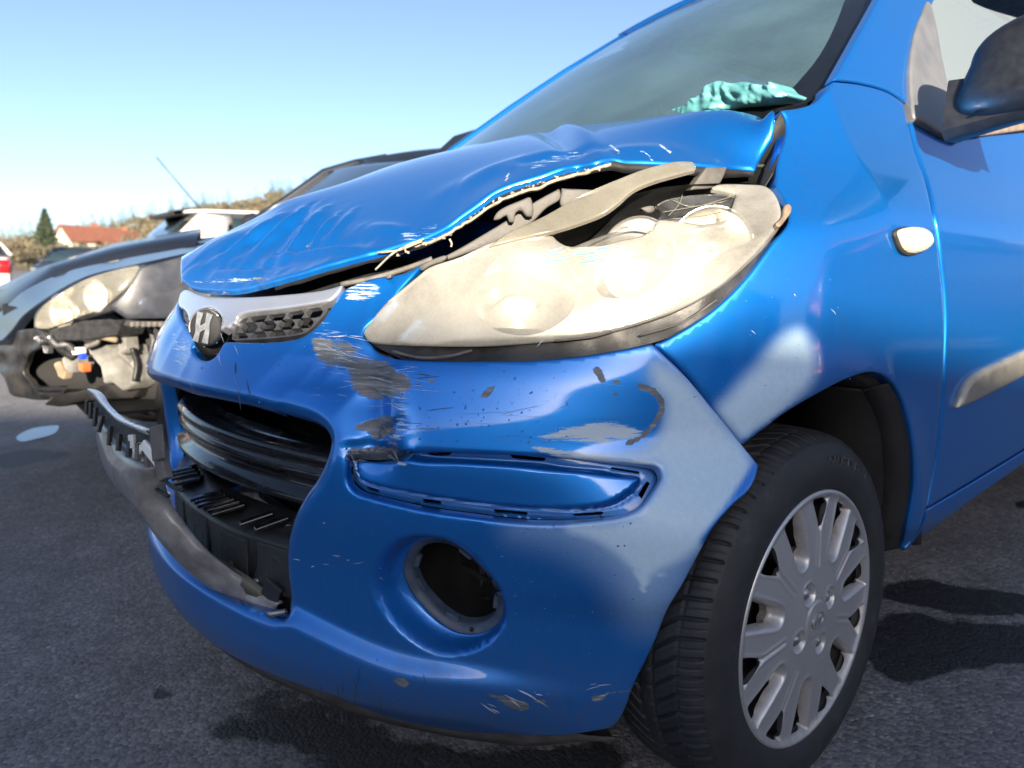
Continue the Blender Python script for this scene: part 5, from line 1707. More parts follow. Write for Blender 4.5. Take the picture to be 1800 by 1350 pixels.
# ------------------------------------------------------------------ other cars
def paint(name, c, metal=.3, rough=.35): return mat_simple(name, c, rough, metal, 1.0, 300, .06, 0, None, .04)
M_TYRE2 = mat_simple('plain_tyre_rubber', (.016, .016, .017), .75, 0, 0, 40, .3)
M_RED = mat_simple('red_lamp_plastic', (.55, .01, .012), .15, 0, 1, 60, .1)
M_LAMP2 = mat_simple('clear_lamp_glass', (.62, .60, .54), .2, .3, 1, 40, .15)
def place(o, R, t): pass
def build_car(name, label, pos, heading, L, W, H, mat, group=None, hatch=.35, spoiler=False, front=True, antenna=False):
    """a hatchback: y runs from nose (0) to tail (L) before it is turned; every panel bulges and leans as pressed steel does"""
    t = thing(name, label, 'car', pos, group)
    ca, sa = math.cos(heading), math.sin(heading)
    def tf(P):
        P = np.asarray(P, float)
        x, y, z = P[..., 0], P[..., 1] - L / 2, P[..., 2]
        return np.stack([pos[0] + x * ca - y * sa, pos[1] + x * sa + y * ca, pos[2] + z], -1)
    hw = W / 2
    ys = np.array([0, .06, .18, .45, .95, 1.1, 1.6, 2.2, 2.8, L - .75, L - .4, L - .15, L - .04, L])
    ys = np.sort(ys)
    def half(y): return hw * (1 - .42 * max(0, 1 - y / .55) ** 2.2 - .18 * max(0, 1 - (L - y) / .5) ** 2.2)
    def belt(y): return np.interp(y, [0, .05, .25, 1.05, L - .5, L], [.52, .64, .78, .95, 1.0, .92])
    mb = MB()
    rows = []
    for y in ys:
        h, b = half(y), belt(y)
        sec = [(.20, .90), (.28, .97), (.42, 1.0), (.62, 1.0), (b * .9, .985), (b, .93), (b + .02 + .03 * (y < 1.1), .6), (b + .035 + .04 * (y < 1.1), 0)]
        right = [(h * k, y, z) for z, k in sec]
        rows.append(right + [(-x, y, z) for x, y, z in right[-2::-1]])
    mb.grid(tf(rows))
    for r in (rows[0], rows[-1]): mb.add(tf(r), [tuple(range(len(r)))])
    body = mb.build('body', mat, t, True)
    # greenhouse
    y0, y1, y2, y3 = 1.0, 1.72, L - .62, L - .16
    def ring(f):
        out = []
        for y, z, k in f: out.append([(hw * k * u, y - .10 * (1 - abs(u)) * (y < 1.2), z) for u in (-1, -.6, 0, .6, 1)])
        return out
    wsr = ring([(y0, .965, .86), ((y0 + y1) / 2, (H + .97) / 2 + .03, .79), (y1, H - .05, .70)])
    mb = MB()
    mb.grid(tf(wsr))
    mb.build('windscreen', M_GLASSD, t, True, thick=.006)
    mb = MB()
    mb.grid(tf(ring([(y1, H - .05, .70), (y1 + .3, H - .01, .71), ((y1 + y2) / 2, H, .71), (y2, H - .03, .68), (y2 + .16 * spoiler, H - .05, .66)])))
    mb.build('roof', mat, t, True, thick=.03)
    mb = MB()
    mb.grid(tf(ring([(y2 + .08, H - .07, .64), ((y2 + y3) / 2 + .06, (H + 1.0) / 2, .72), (y3, .99, .80)])))
    mb.build('rear_window', M_GLASSD, t, True, thick=.006)
    if spoiler:
        mb = MB()
        mb.grid(tf([[(hw * .70 * u, y, z) for u in np.linspace(-1, 1, 7)] for y, z in [(y2 - .05, H - .005), (y2 + .12, H - .02), (y2 + .30, H - .06), (y2 + .28, H - .10), (y2 + .08, H - .09)]]))
        mb.build('spoiler', M_BLACKP, t, True, thick=.01)
    for sg in (-1, 1):
        mb = MB()
        def sp_(y, k): return [sg * hw * (.955 * (1 - k) + .725 * k), y, belt(min(y, L - .5)) * (1 - k) + (H - .06) * k]
        for a0, a1, b0, b1 in [(1.12, 2.02, 1.66, 2.0), (2.1, L - .95, 2.08, L - 1.0)]:
            mb = MB()
            mb.grid(tf([[sp_(a0 + (a1 - a0) * u, .04) for u in np.linspace(0, 1, 5)], [sp_(b0 + (b1 - b0) * u, .94) for u in np.linspace(0, 1, 5)]]))
            mb.build('side_window', M_GLASSD, t, True, thick=.012)
        mb = MB()
        for q in [[(1.0, 0), (1.32, .5), (1.68, .97)], [(2.06, 0), (2.04, .97)], [(L - .93, 0), (L - .72, .6), (L - .66, .97)]]:
            mb.tube(tf([sp_(y, k) for y, k in q]), .03 if len(q) < 3 else .045, 6)
        mb.build('window_pillar', mat, t, True)['kind'] = 'stuff'
        mb = MB()
        mb.grid(tf([[sp_(L - .95, 0), sp_(L - .55, 0), sp_(L - .15, 0)], [sp_(L - .90, .5), sp_(L - .6, .5), sp_(L - .36, .5)], [sp_(L - .98, .97), sp_(L - .8, .97), sp_(L - .6, .97)]]))
        mb.build('quarter_panel', mat, t, True, thick=.02)
        for y in (.72, L - .62):
            mb = MB()
            c = tf(np.array([sg * (hw - .10), y, .30]))
            ax = np.array([ca * sg, sa * sg, 0])
            mb.lathe([(.17, .075), (.20, .10), (.27, .09), (.30, .04), (.30, -.06), (.26, -.09)], c, ax, 28)
            w = mb.build('wheel', M_TYRE2, t, True)
            mb = MB()
            mb.lathe([(.001, .09), (.06, .085), (.08, .07), (.17, .082), (.19, .08)], c, ax, 14)
            mb.build('wheel_rim', M_STEEL, w, True)
        mb = MB()
        mb.grid(tf([[(sg * half(min(y, L)) * k, y, z) for y, k in [(L + .014, .66), (L + .010, .97), (L - .05, 1.02), (L - .28, 1.012)]] for z in (.62, .76, .90)]))
        mb.build('tail_light', M_RED, t, True, thick=.015)
        if front:
            mb = MB()
            mb.grid(tf([[(sg * half(y) * k * 1.006, y - .012, z + .10 * y) for y, k in [(.02, .62), (.06, .88), (.35, 1.0)]] for z in (.58, .66, .72)]))
            mb.build('headlight', M_LAMP2, t, True, thick=.015)
        mb = MB()
        c = tf(np.array([sg * (hw + .08), 1.25, 1.03]))
        mb.lathe([(.001, .07), (.06, .055), (.075, 0), (.06, -.05), (.001, -.06)], c, (ca, sa, 0), 12)
        mb.build('side_mirror', mat, t, True)
    if antenna:
        mb = MB()
        b = tf(np.array([.0, L - .85, H - .02]))
        e = tf(np.array([.0, L - .30, H + .62]))
        mb.tube([b, (b + e) / 2, e], [.012, .009, .008], 6)
        mb.build('antenna', M_BLACKP, t, True)
    mb = MB()
    mb.grid(tf([[(hw * .8 * u, y, .19) for u in (-1, 1)] for y in (.2, L - .2)]))
    mb.build('underbody', M_DARK, t, False, thick=.03)
    return t
M_WHITE = paint('white_car_paint', (.66, .66, .65), 0)
M_NIGHT = mat_simple('black_car_paint', (.012, .016, .026), .34, .1, .3, 300, .1, 0, None, .05)
M_SILV = paint('silver_car_paint', (.45, .46, .47), .6)
# white hatchback parked beyond: tail towards us
c0 = dep((300, 430), 8.5)
build_car('white_hatchback', 'white hatchback with black roof spoiler and roof antenna behind the wrecked black car', (c0[0] - 1.0, c0[1] + 1.75, GZ - .04), math.pi, 3.9, 1.74, 1.56, M_WHITE, spoiler=True, antenna=True)
c0 = dep((150, 470), 24)
build_car('dark_saloon', 'dark blue-black car standing far off in the next row, seen side-on', (c0[0], c0[1], GZ), math.radians(62), 4.3, 1.75, 1.46, M_NIGHT)
c0 = dep((-108, 490), 16)
build_car('white_saloon', 'white car with a red tail light cut by the left edge of the picture', (c0[0], c0[1], GZ), math.radians(-78), 4.2, 1.74, 1.44, M_WHITE)

# ------------------------------------------------------------------ the wrecked black car beside it
wreck = thing('wrecked_car', 'black car beside the blue one with its front bumper torn away and wiring exposed', 'car', (-1.95, 1.5, GZ))
M_BPRIM = mat_simple('dull_black_fender_paint', (.030, .034, .045), .38, .1, .35, 30, .15)
_fcp = [hx(p, x) for p, x in [((245, 470), -1.13), ((190, 540), -1.15), ((290, 560), -1.11), ((345, 440), -1.12), ((350, 540), -1.10), ((58, 575), -1.40), ((62, 550), -1.40), ((120, 505), -1.27), ((130, 560), -1.26)]]
BFS = pix_surf(_fcp, 1e-5)
panel('wing', BFS, [(190, 540, 'c'), (218, 514), (247, 469, 'c'), (345, 444), (420, 425, 'c'), (430, 500), (360, 560), (288, 560, 'c'), (222, 561, 'c')], [], .012, .02, M_BPRIM, wreck, None, None, .004)
hlb = panel('headlight', BFS, [(58, 576, 'c'), (62, 550), (92, 523), (150, 490), (200, 474), (243, 466, 'c'), (245, 472), (235, 491), (210, 516), (178, 541), (120, 563), (80, 578)], [], .010, .03, lens_mat('clouded_lens', (.38, .38, .35), .35, .1), wreck, None, None, .004)
hc = BFS.at([(70, 560), (100, 525), (150, 495), (215, 478), (205, 510), (160, 540), (110, 555)])
mb = MB()
bk = np.array([-.35, .55, -.05])
rim2 = BFS.at(spline([(58, 576), (62, 550), (92, 523), (150, 490), (200, 474), (243, 466), (235, 491), (210, 516), (178, 541), (120, 563), (80, 578)], True, 4))
cc = rim2.mean(0)
mb.grid([np.vstack([cc + (rim2 - cc) * k + bk * t, (cc + (rim2 - cc) * k + bk * t)[:1]]) for k, t in [(.98, .01), (.95, .08), (.7, .16), (.02, .18)]])
mb.build('housing', M_ALU, hlb, True)
for px, r in (((100, 545), .055), ((160, 518), .05)):
    c = BFS.at([px])[0] + bk * .10
    mb = MB()
    mb.lathe([(r * t, .05 * t * t) for t in np.linspace(.05, 1, 10)], c, (.5, -.85, 0), 24)
    mb.build('reflector', M_BOWL, hlb, True, thick=.002)
# bonnet
_bh = [hx(p, x) for p, x in [((345, 446), -1.14), ((243, 466), -1.15), ((150, 489), -1.22), ((90, 522), -1.34), ((40, 562), -1.52), ((10, 595), -1.7), ((345, 432), -1.62), ((200, 459), -1.7), ((110, 481), -1.78), ((40, 514), -1.9), ((0, 548), -2.05), ((480, 404), -1.5), ((450, 420), -1.12)]]
BHS = pix_surf(_bh, 1e-5)
panel('bonnet', BHS, [(4, 598, 'c'), (-30, 600), (-40, 560), (0, 546), (40, 513), (110, 480), (200, 458), (345, 431), (480, 402, 'c'), (470, 418, 'c'), (345, 442), (243, 464), (150, 487), (90, 519), (40, 556), (20, 582)], [], .012, .02, M_NIGHT, wreck, None, None, .006)
mb = MB()
mb.grid([[(x, y + .10 * (1 - ((x + 1.95) / .8) ** 2), z + .02 * (1 - ((x + 1.95) / .8) ** 2)) for x in np.linspace(-2.70, -1.16, 10)] for y, z in [(.42, .83), (.75, .90), (1.05, .93), (1.35, .95)]])
mb.build('cowl', M_NIGHT, wreck, True, thick=.01)
# far wing and cowl close the bonnet's other side
far = [np.array([-2.72, y, z]) for y, z in [(-.12, .62), (.1, .74), (.4, .86), (.8, .96)]]
crest = BHS.at([(0, 548), (110, 482), (200, 460), (345, 433)])
mb = MB()
mb.grid([crest, (crest + np.array(far)) / 2 + np.array([0, 0, .015]), far, [f + np.array([-.1, 0, -.35]) for f in far]])
mb.build('far_wing', M_NIGHT, wreck, True, thick=.01)
# cabin
def bx_(p): return np.array(p)
_fe = np.array([hx(p, x) for p, x in [((440, 392), -2.68), ((495, 357), -2.65), ((570, 303), -2.6), ((625, 287), -2.57), ((680, 277), -2.53), ((760, 271), -2.5)]])
def cabin_row(e): return [((-1.95 + (e[0] + 1.95) * u), e[1] - .06 * (1 - u * u) + .12 * (1 - u), e[2] + .01 * (1 - u * u) - .03 * (1 - u)) for u in np.linspace(1, -1, 9)]
mb = MB()
mb.grid([cabin_row(e) for e in _fe[:4]])
mb.build('windscreen', M_GLASSD, wreck, True, thick=.006)
mb = MB()
mb.grid([cabin_row(e) for e in list(_fe[3:]) + [_fe[-1] + np.array([.02, .7, .03]), _fe[-1] + np.array([.05, 1.3, -.04])]])
mb.build('roof', M_NIGHT, wreck, True, thick=.03)
RT = _fe[-1]
for sg in (-1, 1):
    mb = MB()
    mb.tube([(-1.95 - sg * (e[0] + 1.95), e[1], e[2]) for e in _fe[:5]], .022, 8)
    mb.build('pillar', M_NIGHT, wreck, True)
    mb = MB()
    mb.grid([[(-1.95 + sg * .80, y, .96) for y in (1.1, 1.8, 2.6, 3.4)], [(-1.95 + sg * .58, y, RT[2] - .03) for y in (RT[1], RT[1] + .4, RT[1] + .8, RT[1] + 1.2)]])
    mb.build('side_window', M_GLASSD, wreck, True, thick=.01)
    mb = MB()
    mb.grid([[(-1.95 + sg * d, y, z) for y in np.linspace(.95, 3.9, 10)] for z, d in [(.22, .78), (.35, .82), (.6, .83), (.85, .83), (.97, .80)]])
    mb.build('side', M_NIGHT, wreck, True, thick=.01)
    for y in (.55, 3.15):
        mb = MB()
        c = np.array([-1.95 + sg * .74, y, .295])
        mb.lathe([(.17, .075), (.20, .09), (.27, .08), (.30, .04), (.30, -.06), (.26, -.09)], c, (sg, 0, 0), 28)
        w = mb.build('wheel', M_TYRE2, wreck, True)
        mb = MB()
        mb.lathe([(.001, .07), (.06, .065), (.17, .072), (.19, .07)], c, (sg, 0, 0), 14)
        mb.build('wheel_rim', M_STEEL, w, True)
    mb = MB()
    mb.lathe([(.001, .08), (.06, .06), (.075, 0), (.06, -.05), (.001, -.06)], (-1.95 + sg * .93, 1.12, 1.0), (1, 0, 0), 12)
    mb.build('side_mirror', M_BLACKP, wreck, True)
mb = MB()
mb.grid([[(-1.95 + .75 * u, 3.95, z) for u in (-1, 0, 1)] for z in (.25, .6, .95)])
mb.grid([[(-1.95 + .75 * u, y, z) for u in (-1, 0, 1)] for y, z in [(3.95, .95), (RT[1] + 1.3, RT[2] - .05)]])
mb.build('tail', M_NIGHT, wreck, True, thick=.01)
# dark cavity behind the missing bumper
mb = MB()
mb.grid([[(x, .30, z) for x in np.linspace(-2.7, -1.16, 6)] for z in (.34, .5, .62, .72)])
mb.grid([[(x, y, .30) for x in np.linspace(-2.65, -1.2, 6)] for y in (.05, .3, .9)])
mb.grid([[(x, y, z) for x, y in [(-1.2, .42), (-1.36, .34), (-1.5, .16), (-1.7, -.06), (-1.95, -.10), (-2.3, -.06), (-2.6, .12)]] for z in (.30, .38, .52, .60)])
mb.build('front_cavity', M_DARK, wreck, False, thick=.01)
# what is left: bumper corner, lamp carrier, ducts, reservoir, plugs and looms
def gut(name, mat, pl, x, depth, bev=.004):
    P = np.array([hx(p, x) for p in pl])
    mb = MB()
    mb.prism(P, np.array([-.4, .85, .0]) * depth)
    return mb.build(name, mat, wreck, False, bevel=bev)
M_TAN = mat_simple('tan_plastic', (.24, .19, .13), .5, 0, 0, 30, .3)
M_LGREY = mat_simple('light_grey_plastic', (.17, .17, .16), .5, 0, 0, 25, .4)
M_BLUEPL = mat_simple('blue_plug', (.02, .06, .55), .4)
M_ORNG = mat_simple('orange_plug', (.55, .12, .04), .5)
M_SOOT = mat_simple('scuffed_black_bumper', (.025, .024, .024), .45, 0, .2, 18, .6, .2, 150)
bcs = pix_surf([hx(p, x) for p, x in [((0, 600), -1.85), ((60, 585), -1.42), ((20, 700), -1.75), ((45, 650), -1.6), ((100, 700), -1.45), ((60, 700), -1.6)]], 1e-4)
panel('bumper_remnant', bcs, [(-40, 600, 'c'), (4, 602), (30, 582), (58, 578, 'c'), (75, 590), (72, 610), (55, 622), (40, 650), (60, 680), (110, 685), (105, 698), (60, 704), (25, 694), (8, 660), (-20, 640), (-40, 640)], [], .012, .015, M_SOOT, wreck, None, lambda a, b, P, pp: .012 * vnoise(pp[:, 0], pp[:, 1], .05, 3), .003)
gut('lamp_carrier', M_BLACKP, [(85, 580), (140, 565), (195, 545), (215, 565), (205, 590), (150, 598), (100, 600)], -1.30, .10)
gut('washer_bottle', M_LGREY, [(148, 612), (186, 606), (196, 612), (214, 606), (222, 640), (246, 622), (250, 668), (216, 688), (196, 672), (182, 676), (176, 645)], -1.36, .10, .012)
gut('bottle_neck', M_LGREY, [(203, 590), (220, 586), (224, 616), (210, 625)], -1.34, .05, .006)
gut('silver_bracket', M_STEEL, [(57, 596), (65, 590), (84, 610), (84, 622), (77, 621), (73, 608)], -1.36, .02, .003)
gut('tan_bracket', M_TAN, [(92, 638), (104, 634), (116, 655), (112, 668), (102, 664)], -1.38, .03, .005)
gut('motor_casing', M_LGREY, [(105, 628), (130, 618), (140, 640), (126, 658), (112, 650)], -1.36, .06, .008)
gut('white_plug', M_WHITE, [(123, 612), (136, 610), (138, 622), (127, 625)], -1.33, .03, .003)
gut('blue_plug', M_BLUEPL, [(136, 622), (143, 621), (144, 631), (138, 633)], -1.32, .02, .002)
gut('orange_plug', M_ORNG, [(136, 638), (146, 640), (146, 655), (139, 652)], -1.34, .03, .003)
gut('torn_liner', M_SOOT, [(60, 690), (130, 690), (190, 672), (250, 680), (235, 700), (150, 705), (105, 716), (75, 712), (88, 700)], -1.40, .10, .004)
gut('mounting_strip', M_BLACKT, [(222, 562), (288, 562), (286, 572), (240, 578), (215, 572)], -1.16, .03, .003)
for k in range(6):
    gut('grille_clip', M_GREYP, [(228 + 10 * k, 566), (234 + 10 * k, 565), (234 + 10 * k, 574), (229 + 10 * k, 575)], -1.15, .012, .001)
for pl, x, r, mt in [([(70, 600), (95, 600), (110, 615), (130, 628)], -1.36, .014, M_BLACKP), ([(84, 590), (100, 606), (118, 606), (130, 616)], -1.34, .012, M_STEEL), ([(262, 575), (270, 600), (266, 630), (276, 660)], -1.28, .007, M_GREYP), ([(150, 585), (180, 592), (206, 598)], -1.32, .010, M_TAN), ([(232, 612), (240, 640), (236, 670)], -1.34, .008, M_BLACKP), ([(165, 580), (172, 600), (150, 610)], -1.33, .009, M_GREYP)]:
    mb = MB()
    mb.tube([hx(tuple(p), x) for p in spline(pl, False, 6)], r, 8)
    mb.build('loom', mt, wreck, True)

# ------------------------------------------------------------------ land beyond the yard
def far_dir(px):
    d = ray([(px, 480)])[0]
    return d[:2] / np.linalg.norm(d[:2])
HZ = lambda px: proj(CAM + np.array([[*(far_dir(px) * 1e5), 0]]))[0, 1]
ridge = [(-900, 500, .0), (-300, 430, 0), (-60, 438, 0), (0, 436, 0), (60, 432, 0), (120, 424, 0), (200, 408, 0), (300, 388, 0), (400, 371, 0), (480, 356, 0), (700, 335, 0), (1000, 330, 0), (1500, 350, 0), (2100, 420, 0)]
def ridge_z(px, dist):
    y = np.interp(px, [r[0] for r in ridge], [r[1] for r in ridge])
    return CAM[2] + dist * (HZ(px) - y) / F * math.cos(math.atan((px - 900) / F))
pxs = np.linspace(-900, 2100, 90)
rows = []
for dist, k in [(45, .0), (60, .004), (80, .02), (110, .06), (150, .16), (220, .40), (300, .72), (380, .97), (430, 1.0), (600, .8)]:
    row = []
    for u in pxs:
        d = far_dir(u)
        zr = ridge_z(u, 400.0)
        row.append([CAM[0] + d[0] * dist, CAM[1] + d[1] * dist, GZ - .02 + max(zr, 1) * k + .6 * vnoise(np.array(d[0] * dist), np.array(d[1] * dist), .03, 5) * min(1, k * 6)])
    rows.append(row)
rows = np.array(rows)
m, nt, bs = new_mat('winter_hillside')
n1 = noise(nt, .03, 6, .65)
n2 = noise(nt, .3, 5, .7)
c_ = ramp(nt, mathn(nt, 'ADD', mathn(nt, 'MULTIPLY', n1.outputs[0], .6), mathn(nt, 'MULTIPLY', n2.outputs[0], .4)), [(.36, (.035, .042, .022)), (.48, (.12, .085, .045)), (.62, (.16, .11, .055)), (.72, (.09, .10, .035))])
nt.links.new(c_.outputs[0], bs.inputs['Base Color'])
bs.inputs['Roughness'].default_value = .95
mb = MB()
mb.grid(rows)
hill = mb.build('hillside', m, None, True)
hill['kind'] = 'structure'
def land(px, dist):
    d = far_dir(px)
    ds = np.array([45, 60, 80, 110, 150, 220, 300, 380, 430, 600])
    i = np.clip((px + 900) / 3000 * 89, 0, 88.999)
    j = int(i)
    col = rows[:, j, 2] * (1 - i + j) + rows[:, j + 1, 2] * (i - j)
    return np.array([CAM[0] + d[0] * dist, CAM[1] + d[1] * dist, np.interp(dist, ds, col)])
def leaf_mat(name, c, v=.35):
    return mat_simple(name, c, .85, 0, 0, .8, v)
M_NEEDLE = leaf_mat('spruce_needles', (.030, .048, .024))
M_TWIG = leaf_mat('brown_winter_twigs', (.115, .10, .065))
M_BUSHG = leaf_mat('green_bush_leaves', (.075, .10, .022))
M_BARK = mat_simple('bark', (.07, .055, .04), .9, 0, 0, 6, .4)
M_BARE = leaf_mat('bare_grey_twigs', (.20, .165, .13))
def leaf_quads(mb, cs, size, squash=1.0, tilt=None):
    n = len(cs)
    a = rng.normal(0, 1, (n, 3))
    a /= np.linalg.norm(a, axis=1)[:, None]
    b = np.cross(a, rng.normal(0, 1, (n, 3)))
    b /= np.linalg.norm(b, axis=1)[:, None]
    s = size * rng.uniform(.6, 1.4, n)[:, None]
    V = np.stack([cs - a * s - b * s * squash, cs + a * s - b * s * squash * .4, cs + a * s * .8 + b * s * squash, cs - a * s * .5 + b * s * squash * .8], 1).reshape(-1, 3)
    mb.add(V, [(4 * i, 4 * i + 1, 4 * i + 2, 4 * i + 3) for i in range(n)])
def spruce_mesh(h, r, n):
    mb = MB()
    t = rng.uniform(0.02, 1, n) ** .75
    lay = (t * 14) % 1
    rad = r * (1 - t) * (.55 + .45 * lay) * rng.uniform(.25, 1, n) ** .5 + .04
    an = rng.uniform(0, 2 * math.pi, n)
    leaf_quads(mb, np.stack([rad * np.cos(an), rad * np.sin(an), h * (.06 + .94 * t) - rad * .25], 1), h * .028, .45)
    return mb
def tree(name, label, px, dist, h, r, kind, n=900, group=None, dz=0.0):
    p = land(px, dist) + np.array([0, 0, dz])
    t = thing(name, label, 'tree' if kind != 'bush' else 'bush', tuple(p), group)
    mb = MB()
    th = h * (.95 if kind == 'spruce' else .55)
    mb.tube([p + [0, 0, -.2], p + [0, .0, th * .5], p + [0, 0, th]], [h * .022, h * .014, h * .004], 7)
    if kind in ('bare', 'round'):
        for k in range(9):
            a = rng.uniform(0, 6.28)
            z0 = h * rng.uniform(.25, .5)
            e = np.array([math.cos(a) * r * rng.uniform(.5, .9), math.sin(a) * r * rng.uniform(.5, .9), h * rng.uniform(.6, .95)])
            mb.tube([p + [0, 0, z0], p + (e + [0, 0, z0]) / 2 + [0, 0, h * .04], p + e], [h * .010, h * .006, h * .002], 5)
    mb.build('trunk', M_BARK, t, True)
    if kind == 'spruce':
        m_ = spruce_mesh(h, r, n)
        cm = M_NEEDLE
    else:
        m_ = MB()
        cl = rng.normal(0, 1, (14, 3))
        cl = cl / np.linalg.norm(cl, axis=1)[:, None] * rng.uniform(.25, .75, (14, 1))
        pick = cl[rng.integers(0, 14, n)] + rng.normal(0, .20, (n, 3))
        zc = .62 if kind != 'bush' else .45
        leaf_quads(m_, pick * np.array([r, r, h * (1 - zc)]) + np.array([0, 0, h * zc]), h * (.022 if kind == 'bare' else .045), .12 if kind == 'bare' else .7)
        cm = {'bare': M_BARE, 'round': M_TWIG, 'bush': M_BUSHG}[kind]
    V = np.vstack(m_.V) + p
    o = mesh_obj('crown', V, m_.F, cm, t, False)
    return t
tree('spruce', 'tall dark spruce left of the red-roofed house', 84, 105, 7.2, 3.2, 'spruce', 3000, dz=-.3)
tree('bare_tree', 'bare grey tree at the left edge beyond the parked cars', 8, 90, 4.4, 2.2, 'bare', 1200)
tree('bush', 'round green bush below the red-roofed house', 128, 86, 2.6, 1.5, 'bush', 700, dz=.2)
tree('bush', 'small green bush right of the rounder one, below the house', 152, 86, 2.2, 1.1, 'bush', 600, dz=.2)
SHRUBS = ['low brown shrub just right of the bare grey tree', 'brown shrub against the left foot of the spruce', 'brown shrub against the right foot of the spruce', 'brown shrub right of the small green bush', 'brown shrub below the roof of the smaller house', 'taller brown shrub right of the smaller house', 'leftmost low brown shrub in front of the bare tree', 'low brown shrub in front of the spruce', 'tall brown shrub left of the white hatchback', 'tallest brown shrub, beside the black spoiler of the white hatchback']
for i, (px, d_, h) in enumerate([(30, 84, 3.0), (52, 88, 3.3), (105, 92, 3.0), (175, 84, 3.0), (200, 88, 3.3), (225, 92, 3.6), (18, 76, 2.6), (66, 78, 2.5), (245, 96, 4.2), (262, 100, 4.6)]):
    tree('brown_shrub', SHRUBS[i], px, d_, h, h * .62, 'round', 420, group='brown shrubs along the hedge line')
# thickets and conifers on the slope: one wood
mb = MB()
cs, cn = [], []
for k in range(420):
    px, d_ = rng.uniform(-120, 620), rng.uniform(150, 370)
    p = land(px, d_)
    h, r = rng.uniform(1.8, 4.2), rng.uniform(1.4, 2.8)
    cs.append(p + np.array([0, 0, h * .55]) + rng.normal(0, 1, (44, 3)) * np.array([r, r, h * .30]) * .6)
leaf_quads(mb, np.vstack(cs), .55, .6)
wd = mb.build('thicket', M_TWIG, None, False)
tag(wd, 'brown leafless thicket covering the hillside', 'wood', None, 'stuff')
mb = MB()
base = spruce_mesh(1.0, .26, 90)
bv_ = np.vstack(base.V)
for k in range(230):
    px = rng.uniform(-100, 640)
    d_ = rng.choice([rng.uniform(250, 330), rng.uniform(360, 425)], p=[.3, .7])
    h = rng.uniform(5, 9.5)
    mb.add(bv_ * np.array([h * 1.1, h * 1.1, h]) + land(px, d_), base.F)
wd = mb.build('conifer_wood', M_NEEDLE, None, False)
tag(wd, 'dark conifers along the ridge', 'wood', None, 'stuff')
# houses
def house(label, px, dist, w, d, hw_, hr, rot, dz=0):
    p = land(px, dist) + np.array([0, 0, dz])
    t = thing('house', label, 'house', tuple(p))
    ca, sa = math.cos(rot), math.sin(rot)
    def tf(v):
        v = np.asarray(v, float)
        return np.stack([p[0] + v[..., 0] * ca - v[..., 1] * sa, p[1] + v[..., 0] * sa + v[..., 1] * ca, p[2] + v[..., 2]], -1)
    mb = MB()
    v = [(-w, -d, -2), (w, -d, -2), (w, d, -2), (-w, d, -2), (-w, -d, hw_), (w, -d, hw_), (w, d, hw_), (-w, d, hw_), (-w, 0, hw_ + hr), (w, 0, hw_ + hr)]
    mb.add(tf(v), [(0, 1, 5, 4), (2, 3, 7, 6), (1, 2, 6, 9, 5), (3, 0, 4, 8, 7)])
    mb.build('wall', M_WALLH, t, False)
    mb = MB()
    e = .35
    for sg in (-1, 1):
        mb.grid(tf([[(-w - e, sg * (d + e), hw_ - .25), (w + e, sg * (d + e), hw_ - .25)], [(-w - e, 0, hw_ + hr + .05), (w + e, 0, hw_ + hr + .05)]]))
    rf = mb.build('roof', M_ROOF, t, False, thick=.2)
    mb = MB()
    mb.box(tf(np.array([w * .3, d * .25, hw_ + hr])), (.7, .7, 1.4))
    mb.build('chimney', M_ROOF, rf, False)
    for u in (-.6, 0, .6):
        mb = MB()
        mb.box(tf(np.array([w * u, -d - .03, hw_ * .5])), (1.0, .08, 1.2), np.array([[ca, -sa, 0], [sa, ca, 0], [0, 0, 1]]))
        mb.build('window', M_GLASSD, t, False)
M_WALLH = mat_simple('rendered_wall', (.62, .58, .50), .9, 0, 0, 1.5, .12)
M_ROOF = mat_simple('red_tile_roof', (.19, .075, .05), .85, 0, 0, 3, .3)
_a = math.atan2(*far_dir(160)[::-1])
house('white house with a red tiled roof on the slope right of the spruce', 160, 120, 3.6, 2.4, 2.0, 1.9, _a - math.radians(62), dz=1.2)
house('smaller red-roofed house to the right of the larger one', 217, 135, 2.2, 1.7, 1.6, 1.4, _a - math.radians(55), dz=1.5)

# ------------------------------------------------------------------ yard: asphalt, damp patches, puddles
m, nt, bs = new_mat('worn_asphalt')
tc = nd(nt, 'ShaderNodeTexCoord')
vor = nd(nt, 'ShaderNodeTexVoronoi')
vor.inputs['Scale'].default_value = 130
nt.links.new(tc.outputs['Object'], vor.inputs['Vector'])
n0 = noise(nt, .8, 6, .6)
n1 = noise(nt, 7, 7, .65)
n2 = noise(nt, 190, 4, .7)
agg = ramp(nt, vor.outputs['Color'], [(.1, (.12, .12, .128)), (.55, (.19, .19, .20)), (.9, (.26, .26, .27)), (1.0, (.42, .42, .42))])
big = ramp(nt, n1.outputs[0], [(.3, (.70,) * 3), (.7, (1.15,) * 3)])
mul = nd(nt, 'ShaderNodeMix', data_type='RGBA', blend_type='MULTIPLY')
mul.inputs[0].default_value = 1
nt.links.new(agg.outputs[0], mul.inputs[6])
nt.links.new(big.outputs[0], mul.inputs[7])
mul2 = nd(nt, 'ShaderNodeMix', data_type='RGBA', blend_type='MULTIPLY')
mul2.inputs[0].default_value = 1
nt.links.new(mul.outputs[2], mul2.inputs[6])
nt.links.new(ramp(nt, n0.outputs[0], [(.3, (.85, .85, .88)), (.7, (1.1, 1.08, 1.05))]).outputs[0], mul2.inputs[7])
wet = attr(nt, 'wet')
wm = mathn(nt, 'ADD', wet, mathn(nt, 'MULTIPLY', mathn(nt, 'SUBTRACT', n1.outputs[0], .5), 1.9))
wm = mathn(nt, 'ADD', wm, mathn(nt, 'MULTIPLY', mathn(nt, 'SUBTRACT', n2.outputs[0], .5), .35))
